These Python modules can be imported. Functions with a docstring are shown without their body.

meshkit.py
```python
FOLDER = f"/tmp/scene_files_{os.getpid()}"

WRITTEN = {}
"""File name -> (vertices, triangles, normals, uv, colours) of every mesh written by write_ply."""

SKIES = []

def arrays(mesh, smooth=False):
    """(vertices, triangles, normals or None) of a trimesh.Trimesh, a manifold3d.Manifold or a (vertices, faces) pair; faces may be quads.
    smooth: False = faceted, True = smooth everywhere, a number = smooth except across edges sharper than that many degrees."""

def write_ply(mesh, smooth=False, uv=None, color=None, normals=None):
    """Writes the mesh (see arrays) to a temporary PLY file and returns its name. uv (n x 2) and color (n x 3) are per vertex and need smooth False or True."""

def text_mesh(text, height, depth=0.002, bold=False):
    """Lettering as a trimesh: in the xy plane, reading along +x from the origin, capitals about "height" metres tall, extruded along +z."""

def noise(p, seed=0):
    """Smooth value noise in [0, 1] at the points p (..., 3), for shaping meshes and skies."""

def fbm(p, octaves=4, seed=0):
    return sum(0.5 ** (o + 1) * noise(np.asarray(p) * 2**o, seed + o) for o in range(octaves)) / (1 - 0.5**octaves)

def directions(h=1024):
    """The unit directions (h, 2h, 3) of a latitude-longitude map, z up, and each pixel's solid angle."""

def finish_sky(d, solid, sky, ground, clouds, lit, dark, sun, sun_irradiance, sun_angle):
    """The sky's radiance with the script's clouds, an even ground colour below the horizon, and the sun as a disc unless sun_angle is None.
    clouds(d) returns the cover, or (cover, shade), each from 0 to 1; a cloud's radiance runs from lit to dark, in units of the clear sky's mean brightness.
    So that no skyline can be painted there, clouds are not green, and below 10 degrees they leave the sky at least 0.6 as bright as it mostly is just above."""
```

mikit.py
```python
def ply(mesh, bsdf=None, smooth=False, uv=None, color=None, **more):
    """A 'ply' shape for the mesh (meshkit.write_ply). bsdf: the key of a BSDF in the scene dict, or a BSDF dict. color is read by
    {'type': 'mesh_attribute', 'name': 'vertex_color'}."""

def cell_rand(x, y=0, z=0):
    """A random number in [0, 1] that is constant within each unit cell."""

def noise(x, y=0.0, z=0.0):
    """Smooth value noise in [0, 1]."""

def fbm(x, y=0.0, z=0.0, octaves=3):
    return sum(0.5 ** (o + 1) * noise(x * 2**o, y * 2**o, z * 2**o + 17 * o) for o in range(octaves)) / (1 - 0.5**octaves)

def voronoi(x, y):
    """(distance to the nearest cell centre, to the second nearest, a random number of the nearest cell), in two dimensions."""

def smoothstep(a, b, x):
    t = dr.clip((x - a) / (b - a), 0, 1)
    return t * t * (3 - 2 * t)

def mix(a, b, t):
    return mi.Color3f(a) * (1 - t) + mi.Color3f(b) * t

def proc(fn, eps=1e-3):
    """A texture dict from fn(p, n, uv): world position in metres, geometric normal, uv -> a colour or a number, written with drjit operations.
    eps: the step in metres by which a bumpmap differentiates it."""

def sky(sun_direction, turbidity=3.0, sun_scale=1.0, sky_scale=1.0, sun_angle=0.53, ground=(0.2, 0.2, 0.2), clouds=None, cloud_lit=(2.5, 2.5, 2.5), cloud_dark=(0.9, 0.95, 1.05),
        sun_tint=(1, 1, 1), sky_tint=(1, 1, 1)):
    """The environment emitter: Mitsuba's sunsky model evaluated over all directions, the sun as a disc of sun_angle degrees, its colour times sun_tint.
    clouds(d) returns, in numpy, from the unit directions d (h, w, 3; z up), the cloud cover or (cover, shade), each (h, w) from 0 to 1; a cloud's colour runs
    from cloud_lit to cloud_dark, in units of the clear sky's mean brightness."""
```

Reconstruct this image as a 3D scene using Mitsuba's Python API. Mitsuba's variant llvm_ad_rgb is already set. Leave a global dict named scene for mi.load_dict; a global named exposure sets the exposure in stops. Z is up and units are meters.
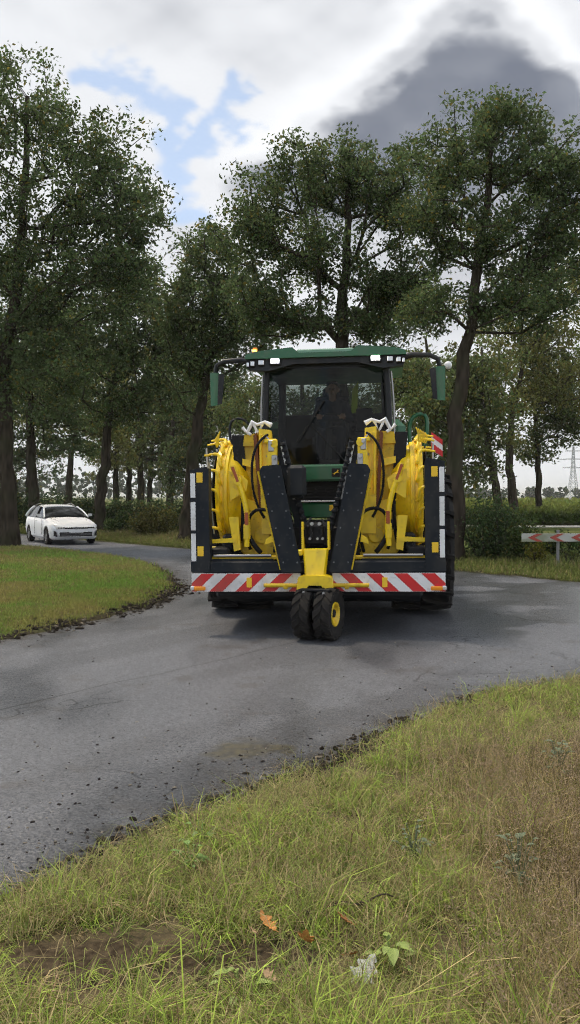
import math
import numpy as np, trimesh, mitsuba as mi, drjit as dr, shapely
import mikit, meshkit
from mikit import proc, noise, fbm, voronoi, cell_rand, smoothstep, mix, ply
from shapely.geometry import Polygon, LineString

T = mi.ScalarTransform4f
scene, labels = {}, {}

# ---------------------------------------------------------------- camera, sky, exposure
F_PX = 850.0
scene['camera'] = {'type': 'perspective', 'fov_axis': 'x', 'fov': math.degrees(2 * math.atan(290 / F_PX)), 'near_clip': 0.05, 'far_clip': 9000.0,
                   'to_world': T().look_at(origin=[0, 0, 1.65], target=[0, 100, 1.65 - 100 * 15 / F_PX], up=[0, 0, 1])}
SUN = (-0.34, 0.22, 0.91)


def cloud_fn(d):
    az = np.degrees(np.arctan2(d[..., 0], d[..., 1]))
    el = np.degrees(np.arcsin(np.clip(d[..., 2], -1, 1)))
    q = d * np.array([1, 1, 1.6])
    n1 = meshkit.fbm(q * 5.0 + 3.1, 5, 11)
    n2 = meshkit.fbm(q * 14.0 + 7.7, 5, 23)
    n3 = meshkit.fbm(q * 16 + 1.3, 5, 31)
    wa, we = az + (n2 - .5) * 6.5, el + (n3 - .5) * 6.5
    # broken blue gap between the clouds
    gap = np.full(az.shape, 99.0)
    for (a0, e0, a1, e1, w) in ((-13.0, 26.2, -9.6, 24.3, 1.0), (-9.6, 24.3, -7.2, 21.6, 1.0), (-7.2, 21.6, -7.6, 18.6, 1.1), (-7.0, 21.4, -3.0, 25.4, .85)):
        ax, ay = a1 - a0, e1 - e0
        t = np.clip(((wa - a0) * ax + (we - e0) * ay) / (ax * ax + ay * ay), 0, 1)
        gap = np.minimum(gap, np.hypot(wa - a0 - t * ax, we - e0 - t * ay) / w)
    sm = lambda a, b, x: (lambda t: t * t * (3 - 2 * t))(np.clip((x - a) / (b - a), 0, 1))
    cover = 0.34 + 0.66 * sm(0.25, 1.3, gap + (meshkit.fbm(q * 34, 4, 5) - .5) * 1.0 + (np.abs(meshkit.fbm(q * 15, 5, 6) - .5) * 5 - .35))
    far = sm(20, 45, np.abs(az + 4)) + sm(31, 45, el)
    cover = np.where(far > 0, cover * (1 - np.clip(far, 0, 1) * sm(.54, .72, n1) * .9), cover)
    # the dark heap of cloud
    wa, we = az + (n2 - .5) * 3.0, el + (n3 - .5) * 3.0
    top = np.interp(wa, [-9, -4, 0, 4, 7.4, 9.5, 11.3, 13.2, 15.8, 17.6, 18.8, 19.8], [18.4, 20.9, 23.4, 25.4, 27.6, 28.9, 29.5, 29.3, 28.2, 26.6, 24.4, 19])
    dark = sm(-.5, 1.9, top - we + (np.abs(meshkit.fbm(q * 22, 5, 77) - .5) * 2.2 - .5)) * sm(13.5, 20, el + (n1 - .5) * 6 + (n2 - .5) * 5) * sm(-7.5, -1, wa) * (1 - sm(18.6, 20.2, wa))
    dark *= .94 + .3 * (n2 - .5)
    gen = sm(.50, .75, n1) * .40 + .16 * n2
    gen2 = .5 * sm(24.5, 30, we) * sm(-5, 1, az) * (1 - sm(1, 6, az))
    rim = sm(-3.2, -.6, top - we) * (1 - sm(-.6, .6, top - we)) * sm(-7, -2, az)
    gen = gen * (1 - rim)
    shade = np.maximum(np.maximum(.20 - .09 * rim + gen * .7, gen2 * .7 * (1 - rim)), dark)
    return np.clip(cover, 0, 1), np.clip(shade, 0, 1)


scene['sky'] = mikit.sky(SUN, turbidity=3, sun_scale=0.3, sun_angle=11, clouds=cloud_fn, cloud_lit=(1.95, 1.98, 2.02), cloud_dark=(.36, .40, .50), sky_tint=(1.15, 1.03, .92))
exposure = 2.55

# ---------------------------------------------------------------- materials
def P(name, color, rough=.5, **kw):
    c = color if isinstance(color, dict) else {'type': 'rgb', 'value': list(color)}
    r = rough if isinstance(rough, dict) else float(rough)
    scene[name] = {'type': 'twosided', 'b': {'type': 'principled', 'base_color': c, 'roughness': r, **kw}}
    return name


VC = {'type': 'mesh_attribute', 'name': 'vertex_color'}


def dusty(col, dirt=(.16, .13, .09), amt=.35, sc=9.0):
    def fn(p, n, uv):
        m = smoothstep(.42, .75, fbm(p.x * sc, p.y * sc, p.z * sc * .45)) * amt + smoothstep(.9, .3, p.z) * amt * .6 + smoothstep(.60, .78, fbm(p.x * 31, p.y * 31, p.z * 24)) * amt * .8
        return mix(col, dirt, m)
    return proc(fn)


P('m_yellow', dusty((.88, .63, .010), (.30, .20, .05), amt=.28), .34, clearcoat=.4, clearcoat_gloss=.8)
P('m_gold', dusty((.72, .50, .012), (.18, .12, .035), amt=.38), .45)
P('m_green', dusty((.010, .115, .042), (.09, .09, .06), amt=.22), .3, clearcoat=.5, clearcoat_gloss=.9)
P('m_black', dusty((.018, .021, .026), amt=.10, sc=6), .42, specular=.3)
P('m_panel', dusty((.010, .0145, .021), (.085, .08, .07), amt=.22, sc=5), .5, specular=.22)
P('m_dark', (.010, .011, .013), .6, specular=.3)
P('m_rubber', dusty((.011, .011, .012), (.07, .06, .045), amt=.15), .8, specular=.2)
P('m_steel', (.45, .45, .45), .32, metallic=.9)
P('m_white', (.78, .80, .82), .35)
P('m_retro', dusty((.78, .80, .82), (.30, .27, .22), amt=.28, sc=7), .3)
P('m_orange', (.38, .085, .02), .45)
P('m_bolt', (.16, .17, .18), .4, metallic=.5)
P('m_red', dusty((.62, .02, .025), (.20, .10, .07), amt=.3, sc=7), .35)
P('m_amber', (.85, .30, .02), .2)
P('m_sticker', (.85, .55, .03), .4)
P('m_lens', (.75, .77, .8), .12, metallic=.5)
P('m_mirror', (.5, .52, .55), .08, metallic=1.0)
P('m_cloth', (.014, .017, .028), .9)
P('m_skin', (.36, .20, .14), .6)
P('m_hair', (.03, .02, .015), .7)
P('m_hivis', (.55, .65, .05), .6)
P('m_carwhite', (.74, .76, .78), .25, clearcoat=1.0, clearcoat_gloss=.95)
P('m_carglass', (.010, .011, .013), .08, specular=.25)
P('m_grey', (.22, .22, .22), .5)
P('m_lattice', (.30, .32, .34), .6)
scene['m_glass'] = {'type': 'thindielectric', 'int_ior': 1.5, 'specular_reflectance': {'type': 'rgb', 'value': [.2, .2, .2]}, 'specular_transmittance': {'type': 'rgb', 'value': [.46, .51, .48]}}
scene['m_worklamp'] = {'type': 'twosided', 'b': {'type': 'diffuse', 'reflectance': {'type': 'rgb', 'value': [.8, .8, .8]}}}


def bark_col(p, n, uv):
    ridg = noise(p.x * 16, p.y * 16, p.z * 3.0)
    moss = smoothstep(.45, .75, fbm(p.x * 2, p.y * 2, p.z * 1.2))
    c = mix((.026, .021, .016), (.085, .07, .055), ridg)
    return mix(c, (.05, .06, .03), moss * .5)


scene['m_bark'] = {'type': 'twosided', 'b': {'type': 'bumpmap', 'arbitrary': proc(lambda p, n, uv: noise(p.x * 22, p.y * 22, p.z * 4), eps=.01), 'scale': .03,
                                              'bsdf': {'type': 'diffuse', 'reflectance': proc(bark_col)}}}
scene['m_leaf'] = {'type': 'principledthin', 'base_color': VC, 'roughness': .55, 'diff_trans': 1.05, 'spec_trans': 0.0, 'eta': 1.4}
scene['m_blade'] = {'type': 'principledthin', 'base_color': VC, 'roughness': .55, 'diff_trans': .6, 'spec_trans': 0.0, 'eta': 1.4}
scene['m_vc'] = {'type': 'twosided', 'b': {'type': 'diffuse', 'reflectance': VC}}


def ground_col(p, n, uv):
    a, b = fbm(p.x * 1.3, p.y * 1.3), fbm(p.x * 9, p.y * 9)
    c = mix((.075, .105, .034), (.13, .130, .056), smoothstep(.35, .7, a * .6 + b * .4))
    near = smoothstep(12, 7, dr.sqrt(p.x * p.x + p.y * p.y))
    soil = mix((.075, .06, .042), (.22, .175, .105), b)
    c = mix(c, soil, near * .85)
    hole = smoothstep(1.25, .55, dr.sqrt(dr.square((p.x + .5) / .75) + dr.square((p.y - 2.86) / .24)) + (b - .5) * .5)
    c = mix(c, mix((.035, .027, .019), (.10, .078, .05), noise(p.x * 55, p.y * 55)), hole)
    edge = smoothstep(.42, .05, uv.x + (fbm(p.x * 5, p.y * 5) - .5) * .35)
    c = mix(c, mix((.022, .018, .014), (.06, .05, .038), noise(p.x * 30, p.y * 30)), edge * .9)
    far = smoothstep(90, 170, p.y)
    band = noise(p.x * .004 + 5, p.y * .011)
    return mix(c, mix((.085, .12, .045), (.14, .15, .065), smoothstep(.35, .65, band)), far)


scene['m_ground'] = {'type': 'twosided', 'b': {'type': 'diffuse', 'reflectance': proc(ground_col)}}


def road_wet(p):
    w = fbm(p.x * 1.1 + 4, p.y * .45, 2.0, 4)
    zone = smoothstep(8.8, 11.0, p.y) * smoothstep(1.2, 3.0, p.x) * .32 + smoothstep(5.8, 4.7, dr.sqrt(dr.square(p.x + .35) + dr.square((p.y - 5.9)))) * .05
    film = smoothstep(.47, .60, fbm(p.x * .9 + 2, p.y * 1.5, 6.0, 4)) * smoothstep(.02, .28, zone)
    return dr.maximum(smoothstep(.50, .82, w * .92 + zone * .4), film)


def road_col(p, n, uv):
    g = voronoi(p.x * 95, p.y * 95)[2]
    g2 = noise(p.x * 60, p.y * 60)
    big = fbm(p.x * .7, p.y * .7 + 3)
    c = mix((.038, .042, .050), (.138, .145, .162), g * .6 + g2 * .4)
    c = c * (0.86 + .3 * big)
    # worn lighter wheel tracks and darker damp streaks
    s = p.x * .8 - p.y * .6
    c = c * (1.0 - .22 * smoothstep(.45, .7, fbm(s * 1.7, (p.x * .6 + p.y * .8) * .25 + 9)))
    # seam between two asphalt strips
    seam = dr.abs(s + 5.75 + .10 * (noise(p.x * 1.5, p.y * 1.5) - .5) + .012 * (noise(p.x * 14, p.y * 14) - .5))
    c = c * (1 - .5 * smoothstep(.022, .008, seam) * smoothstep(10.6, 9.0, p.y))
    cr = voronoi(p.x * .8 + .35 * noise(p.x * 5, p.y * 5), p.y * .55 + .35 * noise(p.x * 5 + 9, p.y * 5))
    crack = smoothstep(.022, .006, cr[1] - cr[0]) * smoothstep(.52, .62, fbm(p.x * .5 + 3, p.y * .5))
    c = c * (1 - .55 * crack)
    # dirt dragged on to the carriageway
    mud = smoothstep(.66, .80, fbm(p.x * 3.1, p.y * 3.1, 5.0, 4)) * .35
    c = mix(c, (.045, .038, .030), mud)
    moss = smoothstep(.34, .10, dr.sqrt(dr.square((p.x + .26) / 1.0) + dr.square((p.y - 5.55) / .8)) + (fbm(p.x * 7, p.y * 7) - .5) * .4)
    c = mix(c, mix((.03, .028, .02), (.10, .085, .035), noise(p.x * 24, p.y * 24)), moss * .8)
    edge = smoothstep(.34, .04, uv.x + (fbm(p.x * 6, p.y * 6) - .5) * .42)
    c = mix(c, mix((.016, .015, .014), (.05, .046, .04), g), edge * .9)
    wide = smoothstep(1.1, .1, uv.x + (fbm(p.x * 2.5, p.y * 2.5 + 7, 1.0, 4) - .5) * 1.6)
    c = c * (1 - .30 * wide)
    return c * (1 - .32 * road_wet(p))


scene['m_road'] = {'type': 'twosided', 'b': {'type': 'bumpmap', 'arbitrary': proc(lambda p, n, uv: noise(p.x * 75, p.y * 75) * (1 - .45 * road_wet(p)), eps=.003), 'scale': .0042,
                   'bsdf': {'type': 'principled', 'base_color': proc(road_col), 'specular': .9,
                            'roughness': proc(lambda p, n, uv: .44 - .25 * road_wet(p) + .1 * noise(p.x * 40, p.y * 40))}}}
P('m_track', proc(lambda p, n, uv: mix((.30, .28, .25), (.42, .40, .36), noise(p.x * 2, p.y * 2))), .8)
P('m_leafbrown', (.33, .135, .04), .6)
P('m_leafpale', (.42, .44, .40), .6)


# ---------------------------------------------------------------- helpers
def num(key):
    if key not in scene and key not in labels:
        return key
    i = 1
    while f'{key}_{i:03d}' in scene or f'{key}_{i:03d}' in labels:
        i += 1
    return f'{key}_{i:03d}'


def thing(key, label, cat, group=None):
    key = num(key)
    labels[key] = {'label': label, 'category': cat}
    if group:
        labels[key]['group'] = group
    return key


def put(key, mesh, mat, M=None, smooth=False, color=None, label=None, uv=None):
    key = num(key)
    if isinstance(mesh, list):
        mesh = trimesh.util.concatenate(mesh)
    scene[key] = ply(mesh, mat, smooth=smooth, color=color, uv=uv)
    if M is not None:
        scene[key]['to_world'] = M
    if label:
        labels[key] = {'label': label}
    return key


def tag(key, label, cat=None, group=None, kind=None):
    labels[key] = {k: v for k, v in (('label', label), ('category', cat), ('group', group), ('kind', kind)) if v}
    return key


def rbox(c, s, b=.01):
    h = np.array(s, float) / 2
    b = min(b, h.min() * .45)
    pts = []
    for sg in np.ndindex(2, 2, 2):
        sgn = np.array(sg) * 2 - 1
        for k in range(3):
            q = h - b
            q[k] = h[k]
            pts.append(np.array(c) + sgn * q)
    return trimesh.convex.convex_hull(np.array(pts))


def hull(pts):
    return trimesh.convex.convex_hull(np.array(pts, float))


def prism(poly, v0, v1, axis=1):
    """extrude a polygon given in the two other axes, along the axis (0 x, 1 y, 2 z)"""
    pg = poly if isinstance(poly, Polygon) else Polygon(poly)
    m = trimesh.creation.extrude_polygon(pg, abs(v1 - v0), engine='earcut')
    v = np.array(m.vertices)
    lo = min(v0, v1)
    o = {0: np.stack([v[:, 2] + lo, v[:, 0], v[:, 1]], 1), 1: np.stack([v[:, 0], v[:, 2] + lo, v[:, 1]], 1), 2: np.stack([v[:, 0], v[:, 1], v[:, 2] + lo], 1)}[axis]
    m = trimesh.Trimesh(o, m.faces, process=False)
    if m.volume < 0:
        m.invert()
    return m


def rpoly(pts, r=.03):
    return Polygon(pts).buffer(-r).buffer(r, quad_segs=4)


def tube(points, radii, sides=8, caps=True):
    p = np.asarray(points, float)
    n = len(p)
    t = np.gradient(p, axis=0)
    t /= np.linalg.norm(t, axis=1, keepdims=True) + 1e-12
    ref = np.array([0, 0, 1.0]) if abs(t[0, 2]) < .9 else np.array([1.0, 0, 0])
    a = np.cross(t, ref)
    for i in range(n):
        if np.linalg.norm(a[i]) < .2 and i:
            a[i] = a[i - 1]
    a /= np.linalg.norm(a, axis=1, keepdims=True) + 1e-12
    b = np.cross(t, a)
    ang = np.arange(sides) * 2 * np.pi / sides
    r = np.broadcast_to(radii, (n,))[:, None, None]
    v = (p[:, None] + r * (np.cos(ang)[None, :, None] * a[:, None] + np.sin(ang)[None, :, None] * b[:, None])).reshape(-1, 3)
    i, j = np.meshgrid(np.arange(n - 1), np.arange(sides), indexing='ij')
    q = np.stack([i * sides + j, i * sides + (j + 1) % sides, (i + 1) * sides + (j + 1) % sides, (i + 1) * sides + j], -1).reshape(-1, 4)
    f = np.vstack([q[:, [0, 1, 2]], q[:, [0, 2, 3]]])
    if caps:
        v = np.vstack([v, p[0], p[-1]])
        k = np.arange(sides)
        f = np.vstack([f, np.stack([(k + 1) % sides, k, k * 0 + n * sides], 1), np.stack([k + (n - 1) * sides, (k + 1) % sides + (n - 1) * sides, k * 0 + n * sides + 1], 1)])
    return trimesh.Trimesh(v, f, process=False)


def cyl(p0, p1, r, sides=16):
    return tube([p0, p1], r, sides)


def spline(pts, n=24):
    from scipy.interpolate import CubicSpline
    p = np.array(pts, float)
    t = np.r_[0, np.cumsum(np.linalg.norm(np.diff(p, axis=0), axis=1))]
    return CubicSpline(t, p)(np.linspace(0, t[-1], n))


def lathe(profile, sides=32, axis=0, center=(0, 0, 0)):
    """revolve (along, radius) pairs about an axis"""
    pr = np.array(profile, float)
    n = len(pr)
    ang = np.arange(sides) * 2 * np.pi / sides
    A = np.repeat(pr[:, 0], sides)
    X, Y = (pr[:, 1][:, None] * np.cos(ang)).ravel(), (pr[:, 1][:, None] * np.sin(ang)).ravel()
    v = {0: np.stack([A, X, Y], 1), 1: np.stack([Y, A, X], 1), 2: np.stack([X, Y, A], 1)}[axis] + np.array(center)
    i, j = np.meshgrid(np.arange(n - 1), np.arange(sides), indexing='ij')
    q = np.stack([i * sides + j, (i + 1) * sides + j, (i + 1) * sides + (j + 1) % sides, i * sides + (j + 1) % sides], -1).reshape(-1, 4)
    m = trimesh.Trimesh(v, np.vstack([q[:, [0, 1, 2]], q[:, [0, 2, 3]]]), process=False)
    m.merge_vertices()
    m.update_faces(m.nondegenerate_faces())
    m.fix_normals()
    return m


def mirror(m):
    m = trimesh.util.concatenate(m) if isinstance(m, list) else m.copy()
    m.vertices[:, 0] *= -1
    m.invert()
    return m


def sided(m, s):
    return m if s > 0 else mirror(m)


def frame(x, y, z, yaw=0.0, roll=0.0):
    """local x to the right, y away from the viewer; yaw turns the far end to the right"""
    return T().translate([x, y, z]).rotate([0, 0, 1], -math.degrees(yaw)).rotate([0, 1, 0], -math.degrees(roll))


# ---------------------------------------------------------------- ground and roads
def gz(x, y):
    t = np.clip((np.asarray(y, float) - 18) / 14, 0, 1)
    return -.10 * t * t * (3 - 2 * t)


near_edge = [(px + .05, py - .22) for px, py in [(-7.4, -5.0), (-4.0, -.2), (-2.35, 2.05), (-1.24, 3.60), (-.92, 4.11), (-.5, 4.74), (.06, 5.28), (.45, 5.85), (.83, 6.43), (1.54, 7.25), (2.15, 7.7), (2.73, 8.0), (3.8, 8.25), (5.2, 7.9), (7.5, 5.8), (16, -5.5)]]
left_edge = [(-11, -5), (-6.2, 4.0), (-4.3, 7.8), (-3.3, 9.75), (-2.9, 10.6), (-2.55, 11.4), (-2.2, 12.6), (-1.98, 13.8), (-2.0, 15.6), (-2.5, 18.2), (-3.6, 21.6), (-5.2, 24.2), (-7.4, 27.2), (-14, 36), (-32, 60), (-62, 100)]
far_edge = [(30, -16), (5.7, 16.4), (3.7, 19.1), (.2, 23.8), (-3.4, 28.5), (-7.2, 33.2), (-12, 39.2), (-28, 63), (-57, 103)]
road_poly = Polygon(near_edge[::-1] + left_edge + far_edge[::-1]).buffer(0)
rag = np.random.default_rng(5)


def ragged(pg, amp, step, seed):
    b = pg.segmentize(step).exterior
    c = np.array(b.coords)[:-1]
    n = meshkit.fbm(np.c_[c * 2.2, c[:, :1] * 0], 4, seed) - .5
    n2 = meshkit.fbm(np.c_[c * 2.2, c[:, :1] * 0 + 9], 4, seed) - .5
    return Polygon(c + np.c_[n, n2] * amp).buffer(0)


road_poly = ragged(road_poly, .28, .12, 3)


def grade(lo, flo, fhi, hi, step, k=1.18):
    a = list(np.arange(flo, fhi + 1e-6, step))
    s, x = step, fhi
    while x < hi:
        s *= k
        x += s
        a.append(x)
    s, x = step, flo
    while x > lo:
        s *= k
        x -= s
        a.insert(0, x)
    return np.array(a)


gx, gy = grade(-4500, -6, 7, 4500, .13), grade(-60, 1.6, 24, 6500, .13)
GX, GY = np.meshgrid(gx, gy)
# signed distance to the road's edge (positive on the verges), kept on a fine raster
from scipy.ndimage import distance_transform_edt, map_coordinates
RS, RX, RY = .04, -34.0, -7.0
rxs, rys = np.arange(RX, 16, RS), np.arange(RY, 66, RS)
shapely.prepare(road_poly)
_in = shapely.contains_xy(road_poly, *[g.ravel() for g in np.meshgrid(rxs, rys)]).reshape(len(rys), len(rxs))
SDF = ((distance_transform_edt(~_in) - distance_transform_edt(_in)) * RS).astype(np.float32)


def sdist(x, y):
    c = np.stack([(np.asarray(y, float).ravel() - RY) / RS, (np.asarray(x, float).ravel() - RX) / RS])
    return map_coordinates(SDF, c, order=1, mode='nearest').reshape(np.shape(x))


SD = sdist(GX, GY)
inside, dist, dist_in = SD < 0, np.maximum(SD, 0), np.maximum(-SD, 0)


def verge(x, y, dist):
    t = np.clip(dist / .55, 0, 1)
    n = meshkit.fbm(np.stack([x * 1.1, y * 1.1, x * 0], -1), 3, 7) - .5
    n2 = meshkit.fbm(np.stack([x * 4.5, y * 4.5, x * 0], -1), 3, 8) - .5
    near = np.clip(1.6 - y / 16, .3, 1)
    return .010 + .030 * t * t * (3 - 2 * t) + t * (n * .10 + n2 * .05) * near


def ground_z(x, y):
    x, y = np.asarray(x, float), np.asarray(y, float)
    return gz(x, y) + verge(x, y, np.maximum(sdist(x, y), 0))


GZ = gz(GX, GY) + np.where(inside, -.03 - .08 * np.clip(dist_in / .3, 0, 1), verge(GX, GY, dist))
n0, n1 = GX.shape
idx = np.arange(n0 * n1).reshape(n0, n1)
q = np.stack([idx[:-1, :-1], idx[:-1, 1:], idx[1:, 1:], idx[1:, :-1]], -1).reshape(-1, 4)
put('ground', trimesh.Trimesh(np.stack([GX.ravel(), GY.ravel(), GZ.ravel()], 1), np.vstack([q[:, [0, 1, 2]], q[:, [0, 2, 3]]]), process=False), 'm_ground', smooth=True, uv=np.stack([np.clip(np.maximum(SD.ravel(), 0), 0, 5), GX.ravel() * 0], 1))
tag('ground', 'grassy verges and fields around the road junction', kind='structure')

rm = trimesh.creation.extrude_polygon(road_poly, .05, engine='earcut')
rm.merge_vertices()
v, f = trimesh.remesh.subdivide_to_size(rm.vertices, rm.faces, .9, max_iter=14)[:2]
v[:, 2] += -.05 + gz(v[:, 0], v[:, 1])
rsd = np.clip(-sdist(v[:, 0], v[:, 1]), 0, 5)
put('road', trimesh.Trimesh(v, f, process=False), 'm_road', uv=np.stack([rsd, rsd * 0], 1))
tag('road', 'damp grey asphalt road junction with ragged edges', kind='structure')

tm = rbox((30, 48.5, .0), (70, 2.2, .06), .01)
put('farm_track', tm, 'm_track', T().translate([0, 0, -.04]))
tag('farm_track', 'pale farm track in front of the crop field', kind='structure')

# ---------------------------------------------------------------- trees
def leaves_mesh(c, size, rng, up=.5, droop=0.0, aspect=.55):
    n = len(c)
    nrm = rng.normal(size=(n, 3)) + np.array([0, 0, up])
    nrm /= np.linalg.norm(nrm, axis=1, keepdims=True)
    t = rng.normal(size=(n, 3)) - np.array([0, 0, droop])
    t -= (t * nrm).sum(1, keepdims=True) * nrm
    t /= np.linalg.norm(t, axis=1, keepdims=True)
    b = np.cross(nrm, t)
    s = (size * rng.uniform(.65, 1.3, n))[:, None]
    fold = nrm * s * .12
    v = np.stack([c - t * s * .5, c + b * s * aspect * .5 + fold + t * s * .08, c + t * s * .5, c - b * s * aspect * .5 + fold + t * s * .08], 1).reshape(-1, 3)
    k = np.arange(n)[:, None] * 4
    return trimesh.Trimesh(v, np.vstack([k + [0, 1, 2], k + [0, 2, 3]]), process=False)


def leaf_colors(n, rng, base, yellow=.06, clump=None):
    col = np.array(base)[None] * rng.uniform(.65, 1.4, (n, 1)) * rng.uniform(.9, 1.1, (n, 3))
    if clump is not None:
        col = col * clump[:, None]
    m = rng.random(n) < yellow
    col[m] = np.array([.22, .19, .05]) * rng.uniform(.6, 1.2, (m.sum(), 1))
    return np.clip(np.repeat(col, 4, axis=0), 0, 1)


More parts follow.
